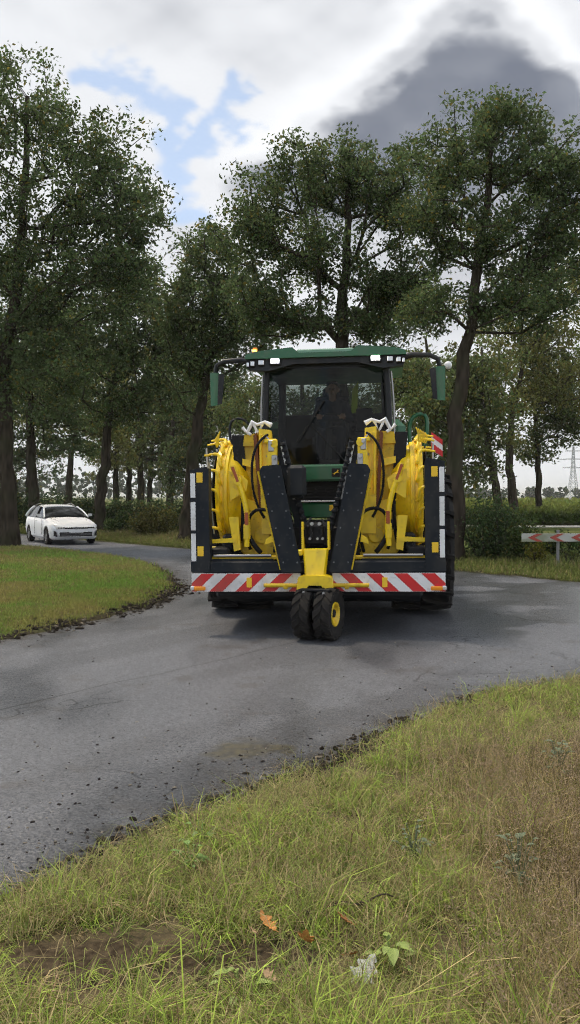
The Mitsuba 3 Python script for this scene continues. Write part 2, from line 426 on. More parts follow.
def make_tree(key, label, cat, base, trunk, r0, lobes, n, per, leaf, col, seed, spread=.42, yellow=.05, group=None, fork=.45, bare=.0):
    """trunk: points relative to the base; lobes: (centre relative to the base, radii)"""
    rng = np.random.default_rng(seed)
    base = np.array([base[0], base[1], float(ground_z(base[0], base[1])) - .05])
    tk = spline(trunk, 22)
    tk[1:-1] += rng.normal(size=(20, 3)) * [.04, .04, 0]
    vol = np.array([np.prod(l[1]) for l in lobes])
    vol = vol ** .75
    cl = []
    for (c, r), w in zip(lobes, vol / vol.sum()):
        m = max(3, int(round(n * w)))
        d = rng.normal(size=(m, 3))
        d /= np.linalg.norm(d, axis=1, keepdims=True)
        rad = rng.uniform(.12, 1.0, m) ** .5
        cl.append(np.array(c) + d * rad[:, None] * np.array(r) * np.clip(1 + .34 * rng.normal(size=(m, 1)), .3, 1.22))
    cl = np.vstack(cl)
    cl = cl[cl[:, 2] > 1.9]
    # skeleton: every clump is joined to the nearest wood, nearest clumps first
    pos = [p for p in tk]
    par = [-1] + list(range(21))
    plen = list(np.r_[0, np.cumsum(np.linalg.norm(np.diff(tk, axis=0), axis=1))])
    h0 = fork * tk[-1, 2]
    ok = [p[2] > h0 for p in tk]
    ok[-1] = True
    d0 = np.min(np.linalg.norm(cl[:, None] - tk[None, np.array(ok)], axis=2), axis=1)
    tips = []
    for i in np.argsort(d0):
        p = cl[i]
        A = np.array(pos)
        cost = np.linalg.norm(A - p, axis=1) + .28 * np.array(plen) + np.where(np.array(ok), 0, 50) + 1.2 * np.maximum(0, A[:, 2] - p[2])
        j = int(np.argmin(cost))
        L = np.linalg.norm(p - A[j])
        k = max(1, int(L / .55))
        prev = j
        bow = rng.normal(size=3) * .10 * L + np.array([0, 0, -.06 * L])
        for s in range(1, k + 1):
            t = s / k
            pos.append(A[j] * (1 - t) + p * t + bow * 4 * t * (1 - t) * .5 + (rng.normal(size=3) * .05 if s < k else 0))
            par.append(prev)
            plen.append(plen[prev] + L / k)
            ok.append(True)
            prev = len(pos) - 1
        tips.append(prev)
    N = len(pos)
    area = np.zeros(N)
    area[tips] = 1.0
    for i in range(N - 1, 21, -1):
        area[par[i]] += area[i]
    rad = np.maximum(.012, r0 * .62 * (np.maximum(area, .6) / len(tips)) ** .46)
    pos = np.array(pos)
    segs = []
    sides = 6
    ang = np.arange(sides) * 2 * np.pi / sides
    P1, P0 = pos[22:], pos[np.array(par[22:])]
    R1 = rad[22:]
    R0 = np.minimum(np.where(np.array(par[22:]) < 22, R1 * 1.25, rad[np.array(par[22:])]), R1 * 1.6)
    t = P1 - P0
    t /= np.linalg.norm(t, axis=1, keepdims=True) + 1e-9
    a = np.cross(t, [.3, .2, .9])
    a /= np.linalg.norm(a, axis=1, keepdims=True) + 1e-9
    b = np.cross(t, a)
    ring = np.cos(ang)[None, :, None] * a[:, None] + np.sin(ang)[None, :, None] * b[:, None]
    v = np.stack([P0[:, None] + ring * R0[:, None, None], (P1 + t * R1[:, None] * .3)[:, None] + ring * R1[:, None, None]], 1).reshape(-1, 3)
    k = (np.arange(len(P1)) * 2 * sides)[:, None]
    j = np.arange(sides)
    f = np.concatenate([np.stack([k + j, k + (j + 1) % sides, k + sides + (j + 1) % sides], -1).reshape(-1, 3), np.stack([k + j, k + sides + (j + 1) % sides, k + sides + j], -1).reshape(-1, 3)])
    wood = trimesh.Trimesh(v, f, process=False)
    tt = np.linspace(0, 1, 22)
    tr = np.maximum(r0 * (1 - .78 * tt ** 1.1), rad[:22] * .8) * (1 + .55 * np.exp(-tk[:, 2] / .35))
    trunk_m = tube(tk, tr, 14)
    vv = trunk_m.vertices
    nz = meshkit.fbm(np.c_[vv[:, :2] * 3, vv[:, 2:] * .8], 3, seed) - .5
    ctr = np.repeat(tk, 14, axis=0)
    vv[:len(ctr)] += (vv[:len(ctr)] - ctr) * nz[:len(ctr), None] * .5
    th = thing(key, label, cat, group)
    M = T().translate(base.tolist())
    put(th + '__trunk', trunk_m, 'm_bark', M, smooth=True)
    put(th + '__branches', wood, 'm_bark', M, smooth=True)
    cnt = rng.poisson(per, len(cl))
    cnt = np.where(rng.random(len(cl)) < bare, 0, cnt)
    who = np.repeat(np.arange(len(cl)), cnt)
    off = rng.normal(size=(len(who), 3))
    off /= np.linalg.norm(off, axis=1, keepdims=True)
    off *= (rng.random((len(who), 1)) ** .45) * spread * np.repeat(rng.uniform(.5, 1.5, len(cl)), cnt)[:, None] * [1.1, 1.1, .75]
    lm = leaves_mesh(cl[who] + off, leaf, rng, up=.55, droop=.3)
    tone = np.repeat(rng.uniform(.75, 1.3, len(cl)), cnt)
    # leaves strung along the thinner twigs join the clumps
    thin = np.flatnonzero((rad[22:] < .045) & (pos[22:, 2] > 2.0)) + 22
    extra = thin[rng.integers(0, len(thin), int(len(who) * .26))]
    e0 = pos[extra] + np.clip(rng.normal(size=(len(extra), 3)), -1.25, 1.25) * spread * .5
    lm = trimesh.util.concatenate([lm, leaves_mesh(e0, leaf, rng, up=.55, droop=.3)])
    tone = np.r_[tone, rng.uniform(.8, 1.25, len(extra))]
    who = np.r_[who, extra * 0]
    put(th + '__crown', lm, 'm_leaf', M, color=leaf_colors(len(who), rng, col, yellow, tone))
    return th


def px_lobes(base, lst):
    """crown lobes measured on the photograph (pixels), turned into metres at the tree's own distance"""
    s = math.hypot(*base) / F_PX
    s = base[1] / F_PX
    return [(((x - 290) * s - base[0], dy, 1.65 + (497 - y) * s), (rx * s, rd, ry * s)) for x, y, rx, ry, dy, rd in lst]


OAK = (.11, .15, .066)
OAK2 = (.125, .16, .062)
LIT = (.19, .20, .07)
b = (-9.4, 28.4)
make_tree('oak_tree', 'tall thick-trunked oak on the mown grass at the left edge', 'tree', b,
          [(0, 0, 0), (-.05, 0, 2.5), (-.1, 0, 5.5), (.25, .2, 9), (.6, 0, 12.5), (.7, 0, 15)], .30,
          px_lobes(b, [(30, 125, 66, 60, 0, 2.6), (105, 160, 40, 40, 0, 2.2), (92, 210, 72, 66, 0, 2.8), (140, 225, 30, 44, .3, 2), (50, 270, 92, 80, .5, 3.2), (118, 262, 46, 62, -.4, 2.2), (-55, 190, 85, 120, 0, 3.2), (40, 355, 70, 45, 0, 3.), (-30, 380, 60, 50, 0, 3)]),
          600, 72, .15, OAK, 11, spread=.52)
b = (-8.6, 38.1)
make_tree('oak_tree', 'oak behind the white car with a leaning trunk, on the far verge', 'tree', b,
          [(0, 0, 0), (.2, 0, 2.5), (.55, 0, 5.5), (.9, .2, 8.5), (1.3, 0, 11)], .27,
          px_lobes(b, [(128, 300, 58, 55, 0, 2.6), (95, 340, 60, 50, 0, 2.6), (165, 345, 48, 42, 0, 2.4), (135, 400, 60, 28, 0, 2.4)]),
          340, 60, .175, OAK, 12, spread=.6)
b = (-13.6, 44.8)
make_tree('oak_tree', 'slim dark oak seen between the left edge trunk and the white car', 'tree', b,
          [(0, 0, 0), (.0, 0, 3), (-.1, 0, 7), (.3, 0, 11), (.3, 0, 13)], .30,
          px_lobes(b, [(20, 370, 70, 60, 0, 3), (60, 420, 40, 36, 0, 2.4), (30, 300, 60, 50, 0, 3)]), 300, 56, .19, OAK, 13, spread=.66)
b = (-3.85, 31.6)
make_tree('oak_tree', 'oak just left of the harvester with a trunk leaning right behind its mirror', 'tree', b,
          [(0, 0, 0), (.15, 0, 2), (.45, 0, 4.6), (.85, .1, 7), (1.1, 0, 10)], .30,
          px_lobes(b, [(212, 265, 36, 42, 0, 2.2), (190, 305, 44, 40, 0, 2.2), (245, 318, 50, 38, 0, 2.4), (205, 360, 42, 36, 0, 2.2)]),
          290, 70, .14, OAK, 14, spread=.48)
b = (1.4, 24.8)
make_tree('oak_tree', 'broad oak directly behind the harvester cab', 'tree', b,
          [(0, 0, 0), (.0, 0, 2), (.05, 0, 4.5), (.1, .1, 6.5), (.2, 0, 8.8), (.35, 0, 10.8)], .30,
          px_lobes(b, [(295, 185, 55, 32, 0, 2.0), (355, 180, 52, 34, 0, 2.0), (250, 225, 40, 38, 0, 1.8), (305, 255, 50, 26, 0, 2.2), (395, 205, 44, 44, 0, 1.8), (385, 290, 55, 34, 0, 2.2), (262, 305, 40, 26, 0, 2.), (305, 318, 44, 20, .4, 1.8), (372, 325, 40, 20, .4, 1.8), (410, 285, 34, 26, .3, 1.6)]),
          470, 74, .125, OAK, 15, spread=.42, fork=.5)
b = (4.1, 21.2)
make_tree('oak_tree', 'tallest oak to the right of the harvester, with a thick trunk beside the wheel', 'tree', b,
          [(0, 0, 0), (.02, 0, 1.6), (.05, 0, 3.6), (.25, 0, 5.2), (.55, .1, 7.4), (.8, 0, 9.4), (1.0, 0, 11.0)], .235,
          px_lobes(b, [(496, 122, 36, 40, 0, 1.3), (462, 158, 48, 38, 0, 1.6), (538, 172, 46, 44, 0, 1.8), (445, 215, 44, 34, 0, 1.7), (560, 245, 44, 40, 0, 1.8), (490, 245, 60, 34, 0, 2.0), (520, 305, 62, 30, 0, 2), (425, 310, 36, 24, 0, 1.8), (585, 190, 40, 50, 0, 1.6)]),
          420, 76, .11, OAK, 16, spread=.37, fork=.42)
# trees of the rows beyond the road
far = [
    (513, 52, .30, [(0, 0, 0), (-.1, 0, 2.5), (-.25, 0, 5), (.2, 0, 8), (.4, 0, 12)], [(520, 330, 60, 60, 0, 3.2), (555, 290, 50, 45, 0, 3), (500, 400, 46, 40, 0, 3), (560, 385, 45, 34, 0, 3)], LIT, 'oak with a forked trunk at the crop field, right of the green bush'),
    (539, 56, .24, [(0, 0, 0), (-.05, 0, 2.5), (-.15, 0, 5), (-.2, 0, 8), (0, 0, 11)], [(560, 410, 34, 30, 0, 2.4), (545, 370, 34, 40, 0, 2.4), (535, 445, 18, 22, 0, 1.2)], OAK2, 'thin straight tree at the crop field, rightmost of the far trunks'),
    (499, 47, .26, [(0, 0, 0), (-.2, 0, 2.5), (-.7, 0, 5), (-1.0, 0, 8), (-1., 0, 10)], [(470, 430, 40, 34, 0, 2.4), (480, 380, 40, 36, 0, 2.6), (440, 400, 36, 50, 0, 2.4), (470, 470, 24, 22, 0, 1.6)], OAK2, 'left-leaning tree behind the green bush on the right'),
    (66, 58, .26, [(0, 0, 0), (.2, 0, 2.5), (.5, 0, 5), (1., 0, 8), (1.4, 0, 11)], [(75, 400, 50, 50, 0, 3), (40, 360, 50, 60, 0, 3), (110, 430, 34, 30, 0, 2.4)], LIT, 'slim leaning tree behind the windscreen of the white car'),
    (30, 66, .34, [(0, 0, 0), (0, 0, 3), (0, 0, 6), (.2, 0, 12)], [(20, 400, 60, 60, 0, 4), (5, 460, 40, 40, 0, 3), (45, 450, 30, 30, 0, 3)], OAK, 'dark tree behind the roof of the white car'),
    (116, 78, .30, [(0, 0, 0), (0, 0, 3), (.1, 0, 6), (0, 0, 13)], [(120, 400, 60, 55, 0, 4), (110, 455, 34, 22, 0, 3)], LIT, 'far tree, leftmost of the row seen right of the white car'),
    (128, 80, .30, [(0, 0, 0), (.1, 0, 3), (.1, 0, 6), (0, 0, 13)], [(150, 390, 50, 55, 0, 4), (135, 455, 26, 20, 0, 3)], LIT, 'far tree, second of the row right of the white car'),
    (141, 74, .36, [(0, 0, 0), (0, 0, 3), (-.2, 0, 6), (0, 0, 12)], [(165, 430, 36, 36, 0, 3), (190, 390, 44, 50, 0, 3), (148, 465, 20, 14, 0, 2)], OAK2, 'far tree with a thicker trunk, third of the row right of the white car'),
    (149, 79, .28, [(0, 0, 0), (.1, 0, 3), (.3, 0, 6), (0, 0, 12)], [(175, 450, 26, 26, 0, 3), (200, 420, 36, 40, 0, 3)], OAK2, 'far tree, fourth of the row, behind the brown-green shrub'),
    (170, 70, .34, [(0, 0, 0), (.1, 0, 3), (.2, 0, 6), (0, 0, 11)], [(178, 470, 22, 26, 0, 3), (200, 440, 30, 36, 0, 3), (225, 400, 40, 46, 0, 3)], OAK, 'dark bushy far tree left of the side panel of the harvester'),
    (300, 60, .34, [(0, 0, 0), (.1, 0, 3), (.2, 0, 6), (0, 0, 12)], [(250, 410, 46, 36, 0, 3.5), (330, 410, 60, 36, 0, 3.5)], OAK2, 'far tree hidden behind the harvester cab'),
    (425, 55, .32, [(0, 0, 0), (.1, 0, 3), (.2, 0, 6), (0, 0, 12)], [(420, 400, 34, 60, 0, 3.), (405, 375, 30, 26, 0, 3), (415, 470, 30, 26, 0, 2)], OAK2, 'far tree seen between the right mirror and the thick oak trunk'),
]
for i, (px, d, r, tk, lb, col, lab) in enumerate(far):
    b = ((px - 290) / F_PX * d, d)
    lb = [(x, y, rx * 1.1, ry, dy, rd) for x, y, rx, ry, dy, rd in lb]
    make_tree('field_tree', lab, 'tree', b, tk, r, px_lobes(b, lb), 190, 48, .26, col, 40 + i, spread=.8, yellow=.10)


# ---------------------------------------------------------------- shrubs
def shrub(key, label, cat, x, y, w, h, d, n, leaf, col, seed, yellow=.05):
    rng = np.random.default_rng(seed)
    z = float(ground_z(x, y))
    th = thing(key, label, cat)
    st, cs = [], []
    for i in range(int(14 + 10 * w)):
        a, r = rng.uniform(0, 2 * np.pi), rng.random() ** .6
        tip = np.array([math.cos(a) * r * w / 2, math.sin(a) * r * d / 2, h * rng.uniform(.55, 1.08) * (1 - .35 * r * r)])
        p0 = np.array([tip[0] * .35, tip[1] * .35, -.05])
        m = (p0 + tip) / 2 + rng.normal(size=3) * .08 + [0, 0, .1]
        path = spline([p0, m, tip], 8)
        st.append(tube(path, np.linspace(.018, .005, 8) * (h / 1.6) ** .5, 5))
        k = rng.integers(6, 10)
        t = rng.uniform(.25, 1.02, k)
        cs.append(np.stack([np.interp(t, np.linspace(0, 1, 8), path[:, c]) for c in range(3)], 1) + rng.normal(size=(k, 3)) * .10 * h)
    cs = np.vstack(cs)
    who = rng.integers(0, len(cs), n)
    c = cs[who] + rng.normal(size=(n, 3)) * .10 * min(h, 1.7)
    c[:, 2] = np.abs(c[:, 2]) + .02
    put(th + '__stems', st, 'm_bark', T().translate([x, y, z]), smooth=True)
    put(th + '__foliage', leaves_mesh(c, leaf, rng, up=.7), 'm_leaf', T().translate([x, y, z]), color=leaf_colors(n, rng, col, yellow, rng.uniform(.7, 1.4, len(cs))[who]))
    return th


shrub('bush', 'large dense green bush beside the thick oak trunk, left of the red arrow board', 'bush', 4.95, 21.3, 1.75, 1.6, 1.4, 6500, .08, (.085, .125, .055), 71)
shrub('bush', 'low leafy bush under the left end of the red arrow board', 'bush', 5.75, 20.9, 1.0, .95, .8, 3600, .075, (.09, .125, .04), 72)
shrub('bush', 'yellow-green young bush in front of the arrow board post', 'bush', 5.75, 19.75, .42, .62, .3, 700, .06, (.17, .17, .03), 73, yellow=.3)
shrub('bush', 'small pale bush right of the arrow board post', 'bush', 6.5, 19.7, .35, .45, .3, 420, .06, (.16, .20, .07), 74)
shrub('bush', 'dark scrub behind the right half of the arrow board', 'bush', 7.3, 22.4, 2.0, .62, 1.0, 3600, .08, (.055, .085, .03), 75)
shrub('bush', 'brown-green shrub across the road, right of the white car', 'bush', -5.6, 34.6, 2.3, 1.25, 1.2, 6000, .10, (.13, .13, .05), 76, yellow=.2)
shrub('bush', 'low green shrub just behind the front of the white car', 'bush', -7.4, 37.2, 1.6, .9, 1.0, 3600, .10, (.08, .12, .045), 77)
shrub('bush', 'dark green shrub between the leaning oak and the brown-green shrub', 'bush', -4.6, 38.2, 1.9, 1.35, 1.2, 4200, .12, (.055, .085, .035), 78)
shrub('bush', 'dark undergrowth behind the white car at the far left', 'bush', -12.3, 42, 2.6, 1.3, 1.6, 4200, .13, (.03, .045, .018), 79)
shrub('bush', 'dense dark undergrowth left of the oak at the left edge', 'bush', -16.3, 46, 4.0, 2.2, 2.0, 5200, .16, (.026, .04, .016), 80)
shrub('bush', 'green bush hidden behind the harvester on the far verge', 'bush', 2.2, 24.9, 2.6, 1.6, 1.2, 5200, .09, (.04, .06, .022), 81)

shrub('hedge', 'long low hedge behind the far row of trunks at the left', 'hedge', -14.5, 62, 17, 1.7, 1.6, 9000, .22, (.075, .11, .045), 82)
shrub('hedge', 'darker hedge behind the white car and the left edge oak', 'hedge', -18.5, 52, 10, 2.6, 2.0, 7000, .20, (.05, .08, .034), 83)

# ---------------------------------------------------------------- crop field, far trees, pylon
rng = np.random.default_rng(9)


def maize(x, y, h, rng, leaf):
    n = len(x)
    out, cols = [], []
    z = gz(x, y)
    for k in range(7):
        a = rng.uniform(0, 2 * np.pi, n)
        t = rng.uniform(.12, .95, n) * h
        L = h * rng.uniform(.22, .42, n) * leaf
        dx, dy = np.cos(a), np.sin(a)
        w = .045 * leaf
        p0 = np.stack([x, y, z + t], 1)
        pm = p0 + np.stack([dx * L * .55, dy * L * .55, L * .5], 1)
        p1 = p0 + np.stack([dx * L, dy * L, L * .12], 1)
        s = np.stack([-dy * w, dx * w, 0 * dx], 1)
        out.append(np.stack([p0 - s * .5, p0 + s * .5, pm + s, p1, pm - s], 1).reshape(-1, 3))
        c = np.array([.11, .165, .045]) * rng.uniform(.6, 1.3, (n, 1))
        top = (t / h)[:, None]
        cols.append(np.repeat(c * (1 - top * .0) + np.array([.13, .10, .03]) * np.clip(top - .55, 0, 1) * 1.6, 5, axis=0))
    v = np.vstack(out)
    k = np.arange(len(v) // 5)[:, None] * 5
    return trimesh.Trimesh(v, np.vstack([k + [0, 1, 2], k + [0, 2, 4], k + [4, 2, 3]]), process=False), np.vstack(cols)


xs, ys = [], []
for row, (y, stp) in enumerate([(51 + .7 * i, .16) for i in range(10)] + [(58 + 1.5 * i, .45) for i in range(14)] + [(80 + 5 * i, 1.0) for i in range(16)]):
    x = np.arange(.14 * y, .50 * y + 8, stp)
    xs.append(x + rng.normal(size=len(x)) * .06)
    ys.append(np.full(len(x), y) + rng.normal(size=len(x)) * .12)
xs, ys = np.concatenate(xs), np.concatenate(ys)
hh = rng.uniform(.80, 1.05, len(xs))
m, c = maize(xs, ys, hh, rng, np.where(ys < 58, 1.5, np.where(ys < 80, 2.6, 4.0)))
put('maize_field', m, 'm_leaf', color=np.clip(c, 0, 1))
tag('maize_field', 'green and yellow maize crop standing beyond the pale farm track', 'crop', kind='stuff')

# a far wood along the horizon
rng = np.random.default_rng(21)
cs = []
for x in np.arange(-420, 420, 3.2):
    y = 420 + 40 * math.sin(x * .02) + rng.normal() * 8
    h = 5.5 + 4.5 * float(meshkit.fbm(np.array([[x * .03, 2., 3.]]), 3, 4)[0]) + (5.5 if x < -20 else -2.8)
    k = 16
    d = rng.normal(size=(k, 3))
    d /= np.linalg.norm(d, axis=1, keepdims=True)
    cs.append(np.array([x, y, h * .5]) + d * rng.random((k, 1)) ** .4 * [3.2, 2.4, h * .52])
cs = np.vstack(cs)
cs[:, 2] = np.maximum(cs[:, 2], .2)
put('distant_wood', leaves_mesh(np.repeat(cs, 3, axis=0) + rng.normal(size=(len(cs) * 3, 3)) * .5, 2.2, rng, aspect=.9), 'm_leaf', color=leaf_colors(len(cs) * 3, rng, (.05, .07, .045), 0))
tag('distant_wood', 'bluish far-off wood along the horizon', 'wood', kind='stuff')

th = thing('power_pylon', 'pale lattice power pylon on the horizon at the right edge', 'pylon')
D = 560.0
px = (573 - 290) / F_PX * D
H = 36.0


def wz(z):
    return np.interp(z, [0, 20, 36], [3.2, 1.1, .35])


legs = []
for sx in (-1, 1):
    for sy in (-1, 1):
        legs.append(tube([(sx * wz(z), sy * wz(z), z) for z in (0, 20, 36)], .16, 4))
zs = [0, 5, 9.5, 13.5, 17, 20, 23, 26, 29, 32, 35]
br = []
for z0, z1 in zip(zs[:-1], zs[1:]):
    for s in (-1, 1):
        for t in (-1, 1):
            br.append(tube([(s * t * wz(z0), s * wz(z0), z0), (-s * t * wz(z1), s * wz(z1), z1)], .10, 4))
            br.append(tube([(s * wz(z0), s * t * wz(z0), z0), (s * wz(z1), -s * t * wz(z1), z1)], .10, 4))
M = T().translate([px, D, -.2])
for l in legs:
    put(th + '__leg', l, 'm_lattice', M)
put(th + '__bracing', br, 'm_lattice', M)
for z, w in ((21, 7.0), (26.5, 9.0), (32, 5.5)):
    put(th + '__cross_arm', [tube([(-w, 0, z), (0, .6, z + .9), (w, 0, z)], .14, 4), tube([(-w, 0, z), (w, 0, z)], .14, 4)] + [tube([(s * w * k, 0, z), (s * w * (k - .12), 0, z + .5)], .08, 4) for s in (-1, 1) for k in (.4, .6, .8, 1)], 'm_lattice', M)

# ---------------------------------------------------------------- forage harvester (local frame: x right, y back, z up)
HX, HY, YAW, ROLL = .32, 10.0, math.radians(6.5), math.radians(.75)
HM = frame(HX, HY, 0, YAW, ROLL)
hv = thing('forage_harvester', 'green forage harvester with a glazed cab, driving towards the camera', 'harvester')


def H(name, mesh, mat, smooth=False, label=None):
    return put(hv + '__' + name, mesh, mat, HM, smooth, label=label)


def tyre_mesh(R, W, rimr, lugs, lug_h, cx, cy, cz, seed=0, lug_w=.05):
    w = W / 2
    prof = [(-w * .72, rimr), (-w * .95, rimr + (R - rimr) * .35), (-w, rimr + (R - rimr) * .7), (-w * .86, R - lug_h * .9), (0, R - lug_h * .8), (w * .86, R - lug_h * .9), (w, rimr + (R - rimr) * .7), (w * .95, rimr + (R - rimr) * .35), (w * .72, rimr)]
    ms = [lathe(prof, 48, 0)]
    for i in range(lugs):
        for s in (-1, 1):
            a0 = 2 * np.pi * (i + (.5 if s > 0 else 0)) / lugs
            pts = []
            for (xx, da, hw) in ((.02 * s * w, .5, 1), (s * w * .5, .12, 1), (s * w * .99, -.12, 1.25)):
                for e in (-1, 1):
                    ang = a0 + da * 2 * np.pi / lugs + e * lug_w * hw / R / 2
                    for rr in (R - lug_h * 1.2 - (.10 * R if abs(xx) > .9 * w else 0), R - (.03 * R if abs(xx) > .9 * w else 0)):
                        pts.append((xx, rr * math.sin(ang), rr * math.cos(ang)))
            pts = np.array(pts)
            ms.append(hull(pts[:8]))
            ms.append(hull(pts[4:]))
    m = trimesh.util.concatenate(ms)
    m.apply_translation((cx, cy, cz))
    return m


def rim_mesh(R, W, cx, cy, cz, s):
    return [lathe([(s * W * .36, R * 1.02), (s * W * .44, R * .98), (s * W * .40, R * .86), (s * W * .18, R * .74), (s * W * .16, R * .36), (s * W * .26, R * .32), (s * W * .26, .001)], 32, 0, (cx, cy, cz))] + \
           [cyl((cx + s * W * .16, cy + R * .54 * math.cos(a), cz + R * .54 * math.sin(a)), (cx + s * W * .22, cy + R * .54 * math.cos(a), cz + R * .54 * math.sin(a)), R * .05, 8) for a in np.arange(8) * np.pi / 4]


for s in (-1, 1):
    for (R, W, rr, yy, cx, n) in ((1.0, .86, .50, 2.55, 1.31, 20), (.74, .56, .36, 5.4, 1.2, 18)):
        k = H('tyre', tyre_mesh(R, W, rr, n, .06, s * cx, yy, R - .01), 'm_rubber', 30)
        put(k + '__rim', rim_mesh(rr, W, s * cx, yy, R, s), 'm_yellow', HM, 30)
# body behind the cab
H('engine_cover', [rbox((0, 5.3, 2.15), (2.3, 3.0, 1.5), .12), rbox((0, 5.5, 2.86), (1.9, 2.4, .2), .08)], 'm_green', 20)
H('chassis', [rbox((0, 3.6, .80), (1.7, 5.6, .84), .05), cyl((-1.2, 2.55, 1.0), (1.2, 2.55, 1.0), .16), cyl((-1.2, 5.4, .74), (1.2, 5.4, .74), .12), rbox((0, 1.3, .82), (1.3, 1.4, .5), .05)], 'm_dark', 20)
H('feed_housing', [rbox((0, 1.15, 1.0), (1.0, 1.5, .62), .04), rbox((-.46, .75, 1.38), (.08, .7, 1.0), .02), rbox((.46, .75, 1.38), (.08, .7, 1.0), .02)], 'm_dark')
for s in (-1, 1):
    H('mudguard', sided(tube(spline([(1.26, 1.62, 1.55), (1.26, 1.95, 1.98), (1.26, 2.55, 2.16), (1.26, 3.2, 1.95)], 12), .03, 6), s), 'm_black', True)
    H('side_step', [sided(rbox((1.05, 2.2, z), (.32, .5, .04), .01), s) for z in (1.95, 2.2)], 'm_black')
# front body panels between the guards
hood = H('front_panel', [rbox((0, 1.62, 1.98), (.92, .12, .23), .03), rbox((0, 1.66, 1.47), (.92, .12, .21), .03)], 'm_green', 20)
H('front_grille', [rbox((0, 1.72, 1.72), (.90, .1, .32), .01)] + [rbox((0, 1.665, z), (.86, .02, .014), .003) for z in np.arange(1.60, 1.86, .042)], 'm_dark')
H('trim_strip', rbox((0, 1.60, 1.595), (.92, .06, .022), .004), 'm_white')
lg = H('logo_badge', rbox((.155, 1.553, 1.98), (.115, .012, .115), .003), 'm_dark')
deer = np.array([(0, 4), (4, 6), (7, 9), (10, 9), (12, 11), (14, 14.5), (13, 16), (15.2, 14.5), (16, 15.5), (18.5, 13.8), (16.5, 13.0), (15.2, 10.5), (18, 8), (20, 5.4), (17.5, 7), (14.5, 7.3), (9.5, 6.0), (6, 3.0), (3, 0.2), (4.6, 3.6)]) * .0046
put(lg + '__leaping_deer', prism(deer + np.array([.155 - .046, 1.98 - .036]), 1.541, 1.5475), 'm_sticker', HM, label='yellow leaping deer emblem')
put(hood + '__sticker', rbox((.14, 1.596, 1.50), (.17, .006, .085), .002), 'm_sticker', HM)
put(hood + '__sticker', rbox((-.05, 1.596, 1.40), (.30, .006, .045), .002), 'm_green', HM)

# cab
yF = 2.15
H('cab_floor', [rbox((0, 2.9, 2.02), (1.78, 1.6, .12), .03), rbox((0, 3.74, 2.5), (1.7, .06, .96), .02), hull([(-.80, 2.16, 2.06), (.80, 2.16, 2.06), (-.78, 2.14, 2.18), (.78, 2.14, 2.18), (-.8, 2.3, 2.06), (.8, 2.3, 2.06), (-.78, 2.3, 2.18), (.78, 2.3, 2.18)])], 'm_dark', 20)
for s in (-1, 1):
    H('pillar', sided(tube(spline([(.86, yF, 2.0), (.88, yF - .03, 2.7), (.84, yF - .05, 3.48)], 8), .045, 8), s), 'm_black', True)
    H('pillar', sided(tube([(.86, 3.7, 2.0), (.82, 3.72, 3.48)], .06, 8), s), 'm_black', True)
    H('door_rail', sided(tube(spline([(.93, 2.22, 2.15), (.95, 2.2, 2.8), (.91, 2.16, 3.42)], 8), .018, 6), s), 'm_steel', True)


def pane(f, nu=8, nv=4):
    g = [[f(i / nu, j / nv) for i in range(nu + 1)] for j in range(nv + 1)]
    v = np.array(g).reshape(-1, 3)
    ix = np.arange(len(v)).reshape(nv + 1, nu + 1)
    q = np.stack([ix[:-1, :-1], ix[:-1, 1:], ix[1:, 1:], ix[1:, :-1]], -1).reshape(-1, 4)
    return trimesh.Trimesh(v, np.vstack([q[:, [0, 1, 2]], q[:, [0, 2, 3]]]), process=False)


H('windscreen', pane(lambda a, b: ((2 * a - 1) * (.83 - .02 * b), yF - .02 - .14 * (1 - (2 * a - 1) ** 2), 2.06 + 1.42 * b), 12, 4), 'm_glass', True)
for s in (-1, 1):
    H('side_window', sided(pane(lambda a, b: (.87 - .03 * b, yF + .05 + a * 1.45, 2.1 + 1.36 * b), 2, 2), s), 'm_glass')
H('rear_window', pane(lambda a, b: ((2 * a - 1) * .78, 3.76, 2.96 + .50 * b), 2, 2), 'm_glass')
# roof: a green rim round a raised, paler middle
prof = [(-1.13, 3.52), (-1.11, 3.66), (-.98, 3.735), (-.46, 3.795), (-.38, 3.735), (.38, 3.735), (.46, 3.795), (.98, 3.735), (1.11, 3.66), (1.13, 3.52)]
rf = H('roof', [prism(rpoly([(-1.13, 3.60), (-1.11, 3.66), (-.98, 3.70), (-.46, 3.745), (-.36, 3.665), (.36, 3.665), (.46, 3.745), (.98, 3.70), (1.11, 3.66), (1.13, 3.60)], .012), 1.84, 2.05),
               hull([(x * 1.10, y, z) for x in (-1, 1) for y in (2.051, 3.9) for z in (3.56, 3.65)] + [(x * .86, y, 3.72) for x in (-1, 1) for y in (2.3, 3.75)])], 'm_green', 25)
put(rf + '__roof_hatch', rbox((0, 2.20, 3.685), (.80, .6, .075), .02), P('m_palegreen', (.18, .33, .24), .35), HM, 20)
fas = H('light_bar', [prism([(-1.12, 3.597), (-1.08, 3.46), (-.80, 3.43), (-.44, 3.52), (.44, 3.52), (.80, 3.43), (1.08, 3.46), (1.12, 3.597), (.45, 3.655), (-.45, 3.655)], 1.90, 2.08), rbox((0, 2.9, 3.51), (1.8, 1.7, .09), .02)], 'm_black')
for s in (-1, 1):
    for i, (u, w, h) in enumerate(((.70, .17, .115), (.90, .095, .10), (1.02, .07, .10), (1.085, .045, .09))):
        ll = put(fas + '__work_light', rbox((s * u, 1.888, 3.56 - .012 * i), (w, .05, h), .015), 'm_dark', HM)
        put(ll + '__lens', rbox((s * u, 1.86, 3.56 - .012 * i), (w * .78, .012, h * .62), .005), 'm_lens', HM)
    if s < 0:
        pass
